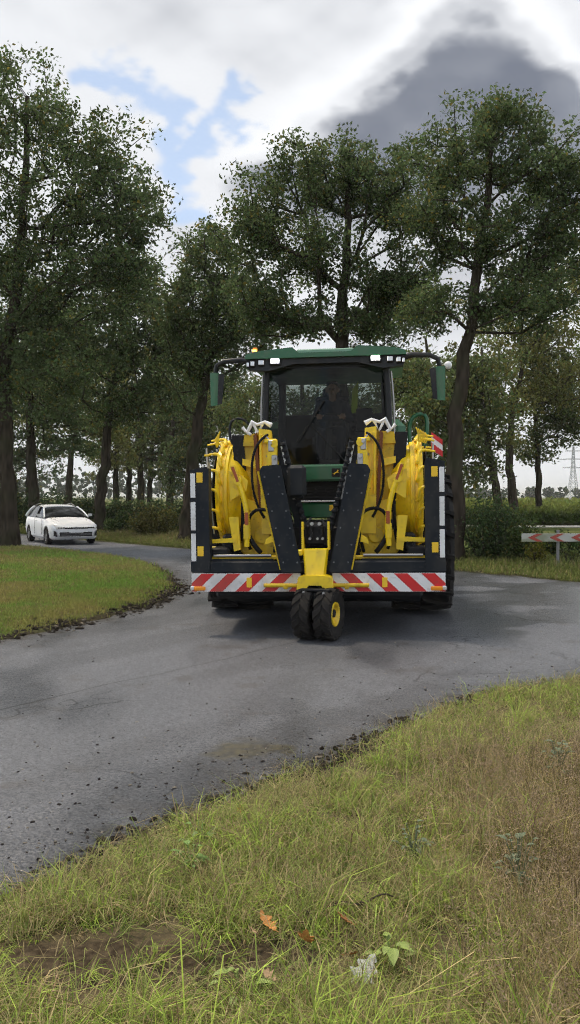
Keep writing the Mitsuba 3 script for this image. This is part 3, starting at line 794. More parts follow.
be = H('beacon', lathe([(0, .045), (.03, .045), (.05, .04), (.08, .03), (.085, .001)], 16, 2, (-1.0, 2.0, 3.70)), 'm_amber', 30, 'orange beacon on the left roof corner')
H('beacon', lathe([(0, .11), (.04, .11), (.07, .08), (.075, .001)], 20, 2, (.08, 2.6, 3.72)), 'm_sticker', 30)
# the two lit work lights
for s in (-1, 1):
    k = fas + '__lit_lamp'
    kk = put(k, rbox((s * .70, 1.848, 3.565), (.11, .012, .055), .004), 'm_worklamp', HM, label='lit work light')
    scene[kk]['emitter'] = {'type': 'area', 'radiance': {'type': 'rgb', 'value': [5.0, 4.6, 4.2]}}
kk = be + '__lit_lens'
put(kk, rbox((-1.0, 1.953, 3.73), (.05, .008, .03), .003), 'm_amber', HM, label='lit amber lens')
scene[kk]['emitter'] = {'type': 'area', 'radiance': {'type': 'rgb', 'value': [4.0, 1.3, .1]}}
for s in (-1, 1):
    mk = H('mirror', sided([hull([(1.49, 1.98, 3.42), (1.66, 2.02, 3.45), (1.52, 1.98, 2.98), (1.655, 2.02, 2.97), (1.51, 2.08, 3.40), (1.65, 2.12, 3.43), (1.53, 2.06, 3.0), (1.645, 2.10, 2.99), (1.56, 1.965, 3.44), (1.585, 1.965, 2.97)])], s), 'm_green', 25)
    put(mk + '__mirror_arm', sided(tube([(1.02, 2.0, 3.56), (1.20, 1.99, 3.61), (1.45, 2.0, 3.60), (1.56, 2.03, 3.55), (1.59, 2.05, 3.42)], [.045, .04, .036, .036, .03], 8), s), 'm_black', HM, True)
    put(mk + '__reflecting_glass', sided(hull([(1.515, 2.125, 3.38), (1.64, 2.14, 3.41), (1.53, 2.11, 3.02), (1.635, 2.12, 3.01), (1.515, 2.13, 3.38), (1.64, 2.145, 3.41)]), s), 'm_mirror', HM)
    put(mk + '__shade', sided(hull([(1.44, 1.985, 3.41), (1.525, 1.962, 3.42), (1.485, 1.985, 3.0), (1.545, 1.962, 2.98), (1.47, 2.10, 3.39), (1.51, 2.10, 3.01)]), s), 'm_black', HM)
H('camera_ball', trimesh.creation.icosphere(2, .055).apply_translation((1.70, 2.05, 3.46)), 'm_white', True)
H('wiper', [tube([(.30, 1.93, 2.10), (-.20, 1.93, 2.65)], .012, 6), tube([(-.42, 1.95, 2.42), (-.02, 1.92, 3.0)], .010, 6)], 'm_dark')
H('handrail', tube(spline([(1.16, 2.4, 2.3), (1.18, 2.38, 2.70), (1.25, 2.38, 2.80), (1.37, 2.38, 2.82), (1.42, 2.38, 2.72), (1.42, 2.4, 2.2)], 24), .028, 8), 'm_green', True)
H('handrail', tube(spline([(-1.16, 2.4, 2.3), (-1.16, 2.38, 2.72), (-1.24, 2.38, 2.8), (-1.40, 2.38, 2.8), (-1.45, 2.38, 2.7), (-1.45, 2.4, 2.2)], 24), .018, 8), 'm_black', True)
ws = H('warning_plate', prism(rpoly([(1.43, 2.50), (1.58, 2.39), (1.58, 2.16), (1.43, 2.25)], .012), 1.50, 1.515), 'm_retro')
put(ws + '__stripe', prism([(1.43, 2.50), (1.58, 2.39), (1.58, 2.32), (1.43, 2.44)], 1.492, 1.4995), 'm_red', HM)
put(ws + '__stripe', prism([(1.43, 2.36), (1.58, 2.24), (1.58, 2.16), (1.43, 2.26)], 1.492, 1.4995), 'm_red', HM)
# interior
H('seat', [rbox((.0, 3.05, 2.50), (.54, .52, .16), .05), rbox((.0, 3.36, 2.86), (.52, .16, .72), .06), rbox((.0, 3.38, 3.27), (.30, .12, .16), .04), rbox((0, 3.05, 2.24), (.4, .4, .4), .04), rbox((.36, 3.02, 2.72), (.10, .5, .08), .03)], 'm_dark', 30)
H('steering_wheel', [lathe([(r * math.sin(a) * 1, .19 + .016 * math.cos(a)) for r, a in ((.016, t) for t in np.linspace(0, 2 * np.pi, 9))], 28, 1).apply_transform(trimesh.transformations.rotation_matrix(-.9, [1, 0, 0])).apply_translation((0, 2.62, 2.78)), tube([(0, 2.60, 2.76), (0, 2.4, 2.1)], .05, 8), rbox((0, 2.62, 2.78), (.34, .03, .04), .01)], 'm_dark', 30)
H('control_screen', [rbox((.52, 2.62, 2.78), (.24, .05, .34), .02), tube([(.55, 2.65, 2.7), (.6, 2.9, 2.3)], .03, 6)], 'm_dark')
H('hanging_vest', hull([(.33, 3.1, 3.30), (.42, 3.12, 3.42), (.40, 3.1, 2.95), (.30, 3.1, 2.92), (.33, 3.16, 3.3), (.42, 3.16, 3.42)]), 'm_hivis', label='bright yellow strip of cloth hanging in the cab')

# driver
import manifold3d as m3


def limbs(chains):
    tot = None
    for ch in chains:
        for (p, r), (q2, r2) in zip(ch[:-1], ch[1:]):
            a = m3.Manifold.sphere(r, 20).translate(tuple(map(float, p)))
            c = m3.Manifold.sphere(r2, 20).translate(tuple(map(float, q2)))
            h = m3.Manifold.batch_hull([a, c])
            tot = h if tot is None else tot + h
    tot = tot.refine_to_length(.035)
    mm = tot.to_mesh()
    t = trimesh.Trimesh(mm.vert_properties[:, :3], mm.tri_verts, process=True)
    trimesh.smoothing.filter_taubin(t, iterations=8)
    return t


pr = thing('person', 'seated driver in dark clothes behind the cab windscreen, hands on the wheel', 'person')
PX, PY = 0.02, 3.08


def pp(x, y, z):
    return (PX + x, PY + y, z)


torso = [[(pp(-.08, .05, 2.66), .13), (pp(-.07, .08, 2.92), .125), (pp(-.11, .10, 3.06), .10)], [(pp(.08, .05, 2.66), .13), (pp(.07, .08, 2.92), .125), (pp(.11, .10, 3.06), .10)], [(pp(-.13, .1, 3.07), .085), (pp(.13, .1, 3.07), .085)]]
arms = [[(pp(s * .19, .09, 3.06), .075), (pp(s * .27, -.06, 2.82), .056), (pp(s * .19, -.32, 2.84), .042)] for s in (-1, 1)]
legsj = [[(pp(s * .10, .02, 2.60), .11), (pp(s * .15, -.42, 2.62), .078), (pp(s * .15, -.52, 2.24), .055)] for s in (-1, 1)]
clo = put(pr + '__clothes', limbs(torso + arms + legsj), 'm_cloth', HM, True)
head = limbs([[(pp(0, .09, 3.10), .055), (pp(0, .06, 3.22), .055)], [(pp(0, .055, 3.27), .078), (pp(0, .075, 3.33), .092)], [(pp(0, .0, 3.22), .045), (pp(0, .02, 3.27), .06)],
              [(pp(0, -.025, 3.30), .014), (pp(0, -.052, 3.265), .018)], [(pp(-.088, .08, 3.28), .02), (pp(-.088, .08, 3.31), .022)], [(pp(.088, .08, 3.28), .02), (pp(.088, .08, 3.31), .022)]] +
             [ch for s in (-1, 1) for ch in ([[(pp(s * .19, -.31, 2.84), .036), (pp(s * .17, -.40, 2.85), .04)]] + [[(pp(s * (.145 + .018 * k), -.40, 2.86 + .006 * k), .013), (pp(s * (.14 + .018 * k), -.455 - .006 * (k % 3), 2.85), .011), (pp(s * (.135 + .018 * k), -.46, 2.815), .010)] for k in range(4)] + [[(pp(s * .14, -.37, 2.85), .014), (pp(s * .11, -.42, 2.86), .011)]])])
put(pr + '__skin', head, 'm_skin', HM, True)
put(pr + '__hair', limbs([[(pp(0, .09, 3.355), .088), (pp(0, .13, 3.31), .082)], [(pp(-.05, .05, 3.385), .045), (pp(.05, .05, 3.385), .045)]]), 'm_hair', HM, True)
put(pr + '__eye', trimesh.creation.icosphere(2, .011).apply_translation(pp(-.032, -.020, 3.305)), 'm_dark', HM, True)
put(pr + '__eye', trimesh.creation.icosphere(2, .011).apply_translation(pp(.032, -.020, 3.305)), 'm_dark', HM, True)
put(pr + '__mouth', rbox(pp(0, -.043, 3.225), (.045, .008, .009), .003), 'm_hair', HM)

# ---------------------------------------------------------------- folded row-crop header, carried at the front
hd = thing('maize_header', 'yellow folded maize header with red and white warning boards carried by the harvester', 'harvester header')


def D(name, mesh, mat, smooth=False, parent=None, label=None):
    return put((parent or hd) + '__' + name, mesh, mat, HM, smooth, label=label)


D('cross_beam', [rbox((0, .10, .825), (3.02, .16, .135), .015), rbox((-1.0, .16, .90), (.94, .08, .03), .006), rbox((1.0, .16, .90), (.94, .08, .03), .006)], 'm_panel', 20)
for s in (-1, 1):
    D('sill', sided(rbox((.86, .20, .925), (.92, .10, .045), .01), s), 'm_gold', 20)
    D('sill_pipe', sided(cyl((.55, .12, .955), (1.25, .12, .955), .018, 10), s), 'm_steel', True)
    # end panel with its reflectors
    ep = D('end_panel', sided(prism(rpoly([(1.275, .77), (1.505, .77), (1.505, 1.99 + .06 * (s > 0)), (1.30, 2.03 + .06 * (s > 0)), (1.275, 1.99 + .06 * (s > 0))], .012), 0, .03), s), 'm_panel')
    for (z0, z1) in ((1.66, 1.95), (1.27, 1.61), (.90, 1.23)):
        D('reflector', sided(rbox((1.468, -.005, (z0 + z1) / 2 + .03 * (s > 0)), (.058, .008, z1 - z0), .003), s), 'm_retro', parent=ep)
    for z in (1.90, 1.02):
        st = D('sticker', sided(rbox((1.385, -.004, z + .03 * (s > 0)), (.075, .006, .12), .002), s), 'm_sticker', parent=ep)
    D('end_panel_rib', sided([rbox((1.29, .09, 1.4), (.03, .14, 1.22), .006), rbox((1.39, .06, 1.2), (.2, .06, .05), .008), rbox((1.39, .06, 1.75), (.2, .06, .05), .008)], s), 'm_panel', parent=ep)
    # warning boards, every stripe a piece
    wb = D('warning_board', sided(prism([(.19, .535), (1.50, .535), (1.50, .752), (.19, .752)], .0, .022), s), 'm_retro', label='red and white striped warning board')
    H0, H1 = .538, .749
    sl, pw = .22, .158
    lim = Polygon([(.192, H0), (1.498, H0), (1.498, H1), (.192, H1)])
    k = 0
    x = 1.50 + .10
    while x > 0:
        pg = Polygon([(x, H0), (x - pw, H0), (x - pw - sl, H1), (x - sl, H1)]).intersection(lim)
        if pg.area > 1e-4:
            D('stripe', sided(prism(pg, -.006, -.0005), s), 'm_red', parent=wb)
        x -= 2 * pw
    D('sticker', sided(rbox((.80, -.011, .645), (.062, .006, .115), .002), s), 'm_sticker', parent=wb)
    cl = D('corner_lamp', sided(rbox((1.40, -.02, .575), (.14, .05, .05), .012), s), 'm_amber', 20)
    D('lamp_lens', sided(rbox((1.485, -.022, .58), (.05, .05, .05), .015), s), 'm_lens', 20, parent=cl)
    # slanted guard panel
    gp = D('guard_panel', sided(prism(rpoly([(.155, .77), (.405, .77), (.65, 1.96), (.615, 2.02), (.405, 2.04), (.39, 1.98)], .03), -.10, -.07), s), 'm_panel')
    for t in np.linspace(.06, .94, 6):
        for (u0, u1) in ((.20, .43), (.365, .60)):
            D('bolt', sided(cyl((u0 + (u1 - u0) * t, -.108, .82 + 1.14 * t), (u0 + (u1 - u0) * t, -.10, .82 + 1.14 * t), .010, 8), s), 'm_bolt', parent=gp)
    D('guard_edge', sided(tube([(.415, -.05, .80), (.668, -.05, 1.96)], .016, 6), s), 'm_gold', parent=gp)
    D('guard_stay', sided([tube([(.35, -.06, 1.0), (.5, .35, 1.0)], .025, 6), tube([(.55, -.06, 1.75), (.62, .4, 1.75)], .025, 6)], s), 'm_dark', parent=gp)
    # inclined conveyor arms behind the guards
    cv = D('conveyor_arm', sided([hull([(u, y, z) for (u, z) in ((.12, 1.0), (.22, 1.0), (.44, 2.36), (.53, 2.36)) for y in (.42, .72)]), tube([(.10, .38, 1.05), (.42, .38, 2.34)], .03, 8)], s), 'm_panel', 20)
    D('reflector', sided(hull([(u, y, z) for (u, z) in ((.362, 2.05), (.402, 2.05), (.412, 2.28), (.452, 2.28)) for y in (.372, .38)]), s), 'm_retro', parent=cv)
    D('reflector', sided(hull([(u, y, z) for (u, z) in ((.275, 1.62), (.305, 1.62), (.35, 1.98), (.38, 1.98)) for y in (.352, .36)]), s), 'm_grey', parent=cv)
    D('chain', sided([rbox((.10 + .32 * t, .345, 1.10 + 1.2 * t), (.07, .035, .04), .008) for t in np.linspace(0, 1, 17)], s), 'm_dark', parent=cv)
    D('gold_strip', sided(tube([(.28, .36, 1.05), (.55, .36, 2.34)], .020, 6), s), 'm_gold', True, parent=cv)
    for z, dx in ((2.28, 0), (2.10, -.04), (1.5, -.16)):
        D('hydraulic_fitting', sided([rbox((.56 + dx, .33, z), (.07, .09, .14), .01), cyl((.56 + dx, .28, z + .03), (.56 + dx, .22, z + .03), .02, 10), tube([(.53 + dx, .3, z), (.62 + dx, .33, z + .12), (.66 + dx, .36, z + .05)], .014, 6)], s), 'm_steel', 30, parent=cv)
    # yellow folded frame plates
    D('frame_plate', sided([hull([(u, y, z) for (u, z) in ((.62, 1.0), (.86, 1.0), (.96, 2.42), (.70, 2.44)) for y in (.60, .66)]), hull([(u, y, z) for (u, z) in ((.70, 2.30), (.95, 2.30), (.93, 2.44), (.72, 2.46)) for y in (.56, .60)])], s), 'm_gold', 20)
    D('frame_beam', sided([hull([(u, y, z) for (u, z) in ((.52, 1.2), (.70, 1.2), (.72, 2.50), (.58, 2.48)) for y in (.38, .56)]), rbox((.69, .36, 2.05), (.022, .06, .75), .006)], s), 'm_yellow', 20)
    D('frame_beam', sided([hull([(u, y, z) for (u, z) in ((.50, 1.75), (.64, 1.7), (.60, 2.32), (.49, 2.32)) for y in (.30, .42)]), rbox((.57, .36, 2.34), (.16, .12, .05), .012), cyl((.52, .31, 2.30), (.52, .28, 2.30), .045, 14)], s), 'm_yellow', 20)
    D('frame_rib', sided(hull([(u, y, z) for (u, z) in ((.66, 1.40), (.90, 1.52), (.90, 1.64), (.68, 1.56)) for y in (.48, .60)]), s), 'm_yellow', 20)
    D('frame_rib', sided(hull([(u, y, z) for (u, z) in ((.72, 2.0), (.95, 2.06), (.95, 2.14), (.72, 2.1)) for y in (.50, .60)]), s), 'm_yellow', 20)
    D('hose', sided(tube(spline([(.60, .34, 2.42), (.72, .28, 2.30), (.80, .30, 1.95), (.76, .34, 1.62), (.66, .36, 1.40)], 24), .016, 8), s), 'm_rubber', True)
    D('frame_edge', sided(hull([(u, y, z) for (u, z) in ((.700, 1.5), (.735, 1.5), (.80, 2.42), (.76, 2.46)) for y in (.45, .585)]), s), P('m_rust', (.16, .05, .015), .6), parent=None)
    D('dark_cover', sided(hull([(u, y, z) for (u, z) in ((.86, .98), (.96, .98), (1.10, 2.44), (.945, 2.44)) for y in (.58, .72)]), s), 'm_dark', 20)
    # drum with its tooth ring: dome about a sideways axis
    zc, yc = 1.70, .98
    dr_ = D('drum', sided(lathe([(1.275, .02), (1.275, .63), (1.265, .665), (1.215, .67), (1.21, .64), (1.125, .635), (1.115, .60), (1.03, .575), (.92, .49), (.83, .35), (.78, .20), (.77, .001)], 64, 0, (0, yc, zc)), s), 'm_yellow', 24)
    D('ring_seam', sided([lathe([(1.162, .636), (1.162, .650), (1.178, .650), (1.178, .636)], 64, 0, (0, yc, zc))], s), 'm_gold', 24, parent=dr_)
    for i in range(18):
        a = 2 * np.pi * (i + .3) / 18
        ca, sa = math.cos(a), math.sin(a)
        e = -1
        loc = [(1.20, .655, -.04), (1.215, .685, .0), (1.225, .70, .07), (1.245, .706, .115), (1.33, .700, .132), (1.425, .690, .120)]
        pts3 = []
        for (u, r, t) in loc:
            t *= e
            pts3.append((u, yc + r * ca - t * sa, zc + r * sa + t * ca))
        D('tooth', sided(tube(spline(pts3, 10), np.linspace(.026, .013, 10), 6), s), 'm_yellow', True, parent=dr_)
    for i in range(10):
        a = 2 * np.pi * i / 10 + .2
        D('bolt', sided(cyl((1.0, yc + .50 * math.cos(a), zc + .50 * math.sin(a)), (.93, yc + .51 * math.cos(a), zc + .51 * math.sin(a)), .018, 8), s), 'm_gold', parent=dr_)
    D('drum_blade_disc', sided(lathe([(1.315, .02), (1.315, .60), (1.325, .60), (1.325, .02)], 40, 0, (0, yc + .04, zc)), s), 'm_dark', 30, parent=dr_)
    D('backing_rods', sided([tube([(1.36, .5, 1.1), (1.40, .5, 2.28)], .014, 6), tube([(1.34, .6, 1.2), (1.38, .55, 2.1)], .012, 6)], s), 'm_steel', True, parent=dr_)
    D('lower_bar', sided([hull([(u, y, z) for (u, z) in ((.98, 1.17), (1.46, 1.135), (1.46, 1.10), (.98, 1.11)) for y in (.20, .26)])], s), 'm_yellow', 20)
    D('post', sided(hull([(u, y, z) for (u, z) in ((.94, 1.02), (1.02, 1.0), (1.08, 1.42), (.96, 1.42)) for y in (.22, .34)]), s), 'm_yellow', 20)
    # bracket and the hydraulic cylinder hung in it
    D('bracket', sided([hull([(u, y, z) for (u, z) in ((1.08, 1.98), (.93, 1.93), (.84, 1.86), (.86, 1.74), (1.06, 1.62)) for y in (.24, .27)])], s), 'm_yellow', 20)
    hc = D('hydraulic_cylinder', sided([tube(spline([(1.02, .21, 2.04), (.96, .20, 1.86), (.88, .19, 1.62), (.845, .18, 1.35), (.855, .18, 1.06)], 18), .032, 12), cyl((.96, .16, 1.86), (.96, .26, 1.86), .05, 14), rbox((.85, .18, 1.24), (.08, .08, .2), .02)], s), 'm_yellow', 30)
    D('sticker', sided(hull([(u, y, z) for (u, z) in ((1.035, 2.02), (1.00, 2.03), (.965, 1.84), (.935, 1.85)) for y in (.158, .17)]), s), 'm_orange', parent=hc)
    D('sticker', sided(rbox((.846, .134, 1.40), (.045, .012, .15), .003), s), 'm_orange', parent=hc)
    # lower gathering disc with its hoses
    D('gathering_disc', sided([lathe([(.44, .02), (.44, .31), (.455, .335), (.50, .335), (.52, .30), (.56, .02)], 44, 1, (.70, 0, 1.18)), lathe([(.40, .001), (.40, .09), (.45, .11)], 24, 1, (.70, 0, 1.18))], s), 'm_gold', 30)
    D('hose', sided(tube(spline([(.55, .40, .98), (.50, .30, 1.25), (.58, .24, 1.48), (.74, .24, 1.50), (.86, .28, 1.30), (.84, .36, 1.02)], 32), .020, 8), s), 'm_rubber', True)
    D('hose', sided(tube(spline([(1.0, .40, .98), (.93, .30, 1.25), (.92, .30, 1.55), (.95, .36, 1.8)], 24), .022, 8), s), 'm_rubber', True)
    D('hose', sided(tube(spline([(.70, .28, .98), (.80, .24, 1.12), (.90, .30, 1.36)], 16), .030, 8), s), 'm_dark', True)
    D('hose', sided(tube(spline([(.34, .30, 1.0), (.40, .24, 1.2), (.44, .28, 1.45), (.54, .30, 1.62)], 20), .015, 8), s), 'm_rubber', True)
    D('latch_plate', sided([hull([(u, y, z) for (u, z) in ((.52, 1.12), (.62, 1.09), (.60, 1.16), (.53, 1.20)) for y in (.05, .1)])], s), 'm_yellow', 20)
    D('transport_lock', sided([tube([(.95, .55, 2.53), (.89, .54, 2.47), (.82, .53, 2.60), (.76, .52, 2.56), (.66, .51, 2.59), (.58, .50, 2.545)], [.026, .024, .030, .020, .022, .034], 8), tube([(.82, .53, 2.60), (.75, .52, 2.45), (.69, .51, 2.57)], .020, 8), tube([(.89, .54, 2.47), (.84, .53, 2.44)], .02, 8)], s), 'm_white', 40, label='white locking bracket on top of the folded header')
    for i in range(5):
        D('finger', sided(tube(spline([(1.22 + .025 * i, .35 + .10 * i, 2.30), (1.21 + .028 * i, .33 + .1 * i, 2.42), (1.19 + .03 * i, .32 + .1 * i, 2.47 - .01 * i)], 6), .010, 5), s), 'm_yellow', True)
    D('grease_block', sided([rbox((1.18, .3, .99), (.22, .3, .12), .02), rbox((1.10, .36, 1.10), (.14, .2, .22), .03)], s), 'm_dark', 20)
D('under_frame', [rbox((0, .62, .60), (2.5, .9, .34), .04), rbox((0, 1.3, .52), (1.9, .7, .40), .05), hull([(u, y, z) for u in (-1.25, 1.25) for (y, z) in ((.25, .75), (.35, .46), (1.3, .26), (1.6, .7))])], 'm_dark', 20)
D('tool_box', rbox((-.245, .28, 1.84), (.22, .18, .40), .06), 'm_panel', 30)
D('hydraulic_block', [rbox((0, .16, 1.20), (.30, .16, .24), .02), rbox((-.06, .08, 1.25), (.04, .1, .16), .01), rbox((.06, .08, 1.25), (.04, .1, .16), .01), tube(spline([(-.1, .05, 1.1), (-.13, .0, 1.25), (-.06, .05, 1.4)], 12), .014, 6), tube(spline([(.1, .05, 1.08), (.14, .0, 1.22), (.07, .05, 1.38)], 12), .014, 6)] + [cyl((u, .04, z), (u, .0, z), .017, 8) for u in (-.05, .05) for z in (1.19, 1.30)], 'm_dark', 30)
for (u, z, r) in ((-.045, 1.335, .022), (.045, 1.335, .022), (-.07, 1.16, .016), (.02, 1.16, .016), (.08, 1.16, .016)):
    D('valve_cap', cyl((u, .02, z), (u, -.03, z), r, 10), 'm_steel', 30)
# mast and swivelling guide wheels
ms = D('mast', [hull([(u, y, z) for (u, z) in ((-.125, .72), (.115, .72), (.155, 1.05), (-.155, 1.05)) for y in (-.03, -.10 if z < .8 else -.04)] + [(-.10, -.17, .72), (.09, -.17, .72), (-.13, -.09, 1.04), (.13, -.09, 1.04)])] +
       [hull([(u, y, z) for z, a, c in ((1.03, 0, .16), (1.36, 0, .02)) for y in (-.06 + a, c) for u in (x0, x0 + .025)]) for x0 in (-.165, .14)], 'm_yellow', 20)
D('yoke', [prism(rpoly([(-.215, .54), (-.195, .72), (-.12, .745), (.12, .745), (.195, .72), (.215, .54), (.12, .54), (.075, .63), (-.075, .63), (-.12, .54)], .01), -.24, -.02)], 'm_yellow', 20, parent=ms)
D('side_lug', rbox((-.22, -.05, 1.0), (.14, .06, .07), .015), 'm_yellow', 20, parent=ms)
for s in (-1, 1):
    tb = D('tie_bar', cyl((s * .62, -.05, .615), (s * .18, -.05, .615), .024, 10), 'm_gold', 30)
    D('clamp', rbox((s * .36, -.06, .60), (.05, .05, .06), .01), 'm_gold', parent=tb)
WA = math.radians(15)
WM = HM @ T().translate([.03, -.20, 0]).rotate([0, 0, 1], -math.degrees(WA)) @ T().rotate([0, 1, 0], math.degrees(ROLL))
sw = put(hd + '__swivel', [rbox((0, 0, .50), (.20, .20, .16), .03), rbox((0, .0, .38), (.09, .12, .22), .02), cyl((-.2, 0, .315), (.2, 0, .315), .045), rbox((0, 0, .585), (.36, .26, .03), .01)] + [cyl((x, -.12, z), (x, -.155, z), .022, 8) for x in (-.12, .12) for z in (.45, .56)], 'm_dark', WM, 30)
put(sw + '__bolt', [cyl((x, -.15, z), (x, -.165, z), .017, 8) for x in (-.12, .12) for z in (.45, .56)], 'm_steel', WM, 30)
for s in (-1, 1):
    k = put(hd + '__guide_wheel', tyre_mesh(.305, .20, .14, 13, .022, s * .130, 0, .305, lug_w=.075), 'm_rubber', WM, 30, label='fat black guide wheel under the mast')
    put(k + '__rim', rim_mesh(.14, .20, s * .130, 0, .305, s), 'm_yellow', WM, 30)

# ---------------------------------------------------------------- white estate car (local: y = 0 nose, y grows to the tail)
CX, CY, CYAW = -7.8, 31.0, math.radians(-30.0)
CM = frame(CX, CY, float(gz(0, CY)), CYAW)
car = thing('car', 'white estate car coming round the bend on the road at the left', 'car')
st = [  # y, half width, bottom, top(belt/bonnet)
    (0.00, .62, .30, .62), (.06, .74, .22, .70), (.22, .84, .19, .78), (.55, .88, .18, .86), (1.0, .895, .18, .93), (1.35, .90, .18, .97), (2.2, .90, .18, 1.0), (3.2, .90, .18, 1.01), (3.8, .885, .20, 1.02), (4.2, .86, .24, 1.02), (4.42, .80, .30, .98), (4.48, .70, .36, .92)]


def ring(y, w, zb, zt):
    h = zt - zb
    return [(-w * .86, y, zb), (-w * .97, y, zb + h * .12), (-w, y, zb + h * .40), (-w * .985, y, zb + h * .72), (-w * .93, y, zb + h * .93), (-w * .80, y, zt), (-w * .4, y, zt + .025), (0, y, zt + .035),
            (w * .4, y, zt + .025), (w * .80, y, zt), (w * .93, y, zb + h * .93), (w * .985, y, zb + h * .72), (w, y, zb + h * .40), (w * .97, y, zb + h * .12), (w * .86, y, zb)]


def loft(rings):
    R = np.array(rings, float)
    n, k = R.shape[:2]
    v = np.vstack([R.reshape(-1, 3), R[0].mean(0), R[-1].mean(0)])
    i, j = np.meshgrid(np.arange(n - 1), np.arange(k), indexing='ij')
    q = np.stack([i * k + j, i * k + (j + 1) % k, (i + 1) * k + (j + 1) % k, (i + 1) * k + j], -1).reshape(-1, 4)
    a = np.arange(k)
    f = np.vstack([q[:, [0, 1, 2]], q[:, [0, 2, 3]], np.stack([(a + 1) % k, a, a * 0 + n * k], 1), np.stack([a + (n - 1) * k, (a + 1) % k + (n - 1) * k, a * 0 + n * k + 1], 1)])
    m = trimesh.Trimesh(v, f, process=False)
    m.fix_normals()
    return m


yy = np.linspace(0, 4.48, 40)
sa = np.array(st)
body = loft([ring(y, *[np.interp(y, sa[:, 0], sa[:, c]) for c in (1, 2, 3)]) for y in yy])
mb = m3.Manifold(m3.Mesh(vert_properties=body.vertices.astype(np.float32), tri_verts=body.faces.astype(np.uint32)))
for y in (.86, 3.55):
    for s in (-1, 1):
        mb = mb - m3.Manifold.cylinder(.5, .355, .355, 36).rotate((0, 90, 0)).translate((s * .92 - .25, y, .33))
mm = mb.to_mesh()
put(car + '__body', trimesh.Trimesh(mm.vert_properties[:, :3], mm.tri_verts), 'm_carwhite', CM, 32)
G = [(1.28, .80, .97, .99), (2.15, .62, .97, 1.38), (2.9, .62, .97, 1.425), (3.7, .60, .97, 1.38), (4.10, .57, .97, 1.29), (4.36, .70, .97, 1.0)]


def gring(y, wt, zb, zt):
    wb = np.interp(y, sa[:, 0], sa[:, 1]) * .92
    return [(-wb, y, zb), (-(wb * .45 + wt * .55), y, zb + (zt - zb) * .55), (-wt, y, zt - .03 * min(1, (zt - zb) * 4)), (-wt * .8, y, zt), (0, y, zt + .02), (wt * .8, y, zt), (wt, y, zt - .03 * min(1, (zt - zb) * 4)), (wb * .45 + wt * .55, y, zb + (zt - zb) * .55), (wb, y, zb)]


put(car + '__glasshouse', loft([gring(*g) for g in G]), 'm_carglass', CM, 25)
rf = loft([[(x, y, z + dz) for dz in (0,) for (x, z) in ((-w, zt - .035), (-w * .82, zt + .012), (0, zt + .034), (w * .82, zt + .012), (w, zt - .035), (w * .8, zt - .05), (-w * .8, zt - .05))] for (y, w, zt) in ((2.10, .625, 1.375), (2.5, .635, 1.418), (2.9, .635, 1.432), (3.7, .615, 1.387), (4.15, .585, 1.29))])
rr = put(car + '__roof', rf, 'm_carwhite', CM, 30)
for s in (-1, 1):
    put(rr + '__roof_rail', tube(spline([(s * .60, 2.3, 1.39), (s * .60, 2.5, 1.445), (s * .59, 3.6, 1.415), (s * .58, 3.9, 1.345)], 12), .014, 6), 'm_grey', CM, True)
    put(car + '__pillar', tube(spline([(s * .825, 1.30, .98), (s * .73, 1.72, 1.22), (s * .63, 2.13, 1.37)], 8), .032, 6), 'm_carwhite', CM, True)
    put(car + '__pillar', tube([(s * .845, 2.45, .99), (s * .645, 2.55, 1.38)], .026, 6), 'm_dark', CM, True)
    put(car + '__pillar', tube(spline([(s * .80, 4.25, 1.0), (s * .68, 3.98, 1.24), (s * .60, 3.75, 1.355)], 8), .07, 6), 'm_carwhite', CM, True)
    put(car + '__mirror', hull([(s * .88, 1.50, 1.0), (s * 1.04, 1.52, 1.02), (s * 1.05, 1.50, 1.12), (s * .90, 1.47, 1.11), (s * .90, 1.62, 1.02), (s * 1.04, 1.62, 1.1), (s * .92, 1.60, 1.1)]), 'm_carwhite', CM, 30)
    hl = put(car + '__headlight', hull([(s * .40, -.012, .60), (s * .42, .06, .675), (s * .79, .20, .745), (s * .845, .235, .69), (s * .72, .03, .60), (s * .80, .16, .60), (s * .5, .11, .61)]), 'm_lens', CM, 30)
    put(hl + '__lamp', rbox((s * .55, -.01, .63), (.26, .03, .035), .006), 'm_dark', CM)
    put(car + '__door_line', tube(spline([(s * .905, 1.42, .34), (s * .912, 1.40, .6), (s * .885, 1.42, .96)], 8), .006, 4), 'm_dark', CM)
    put(car + '__door_line', tube(spline([(s * .906, 2.50, .34), (s * .912, 2.50, .6), (s * .885, 2.50, .97)], 8), .006, 4), 'm_dark', CM)
    for y in (2.3, 3.3):
        put(car + '__door_handle', rbox((s * .905, y, .86), (.03, .17, .03), .01), 'm_carwhite', CM)
    put(car + '__bumper_intake', hull([(s * .68, .00, .30), (s * .79, .08, .34), (s * .80, .10, .52), (s * .73, .01, .50), (s * .76, .2, .45)]), 'm_dark', CM)
    for y in (.86, 3.55):
        w = put(car + '__tyre', lathe([(s * .70, .20), (s * .70, .31), (s * .74, .325), (s * .86, .325), (s * .895, .31), (s * .895, .20)], 36, 0, (0, y, .325)), 'm_rubber', CM, 30)
        put(w + '__rim', [lathe([(s * .885, .215), (s * .87, .20), (s * .80, .19)], 30, 0, (0, y, .325)), lathe([(s * .87, .05), (s * .88, .001)], 12, 0, (0, y, .325))] + [hull([(s * xx, y + r * math.cos(a + e * d), .325 + r * math.sin(a + e * d)) for (r, d) in ((.03, .5), (.20, .10)) for e in (-1, 1) for xx in (.85, .875)]) for a in np.arange(5) * 2 * np.pi / 5 + .3], 'm_steel', CM, 30)
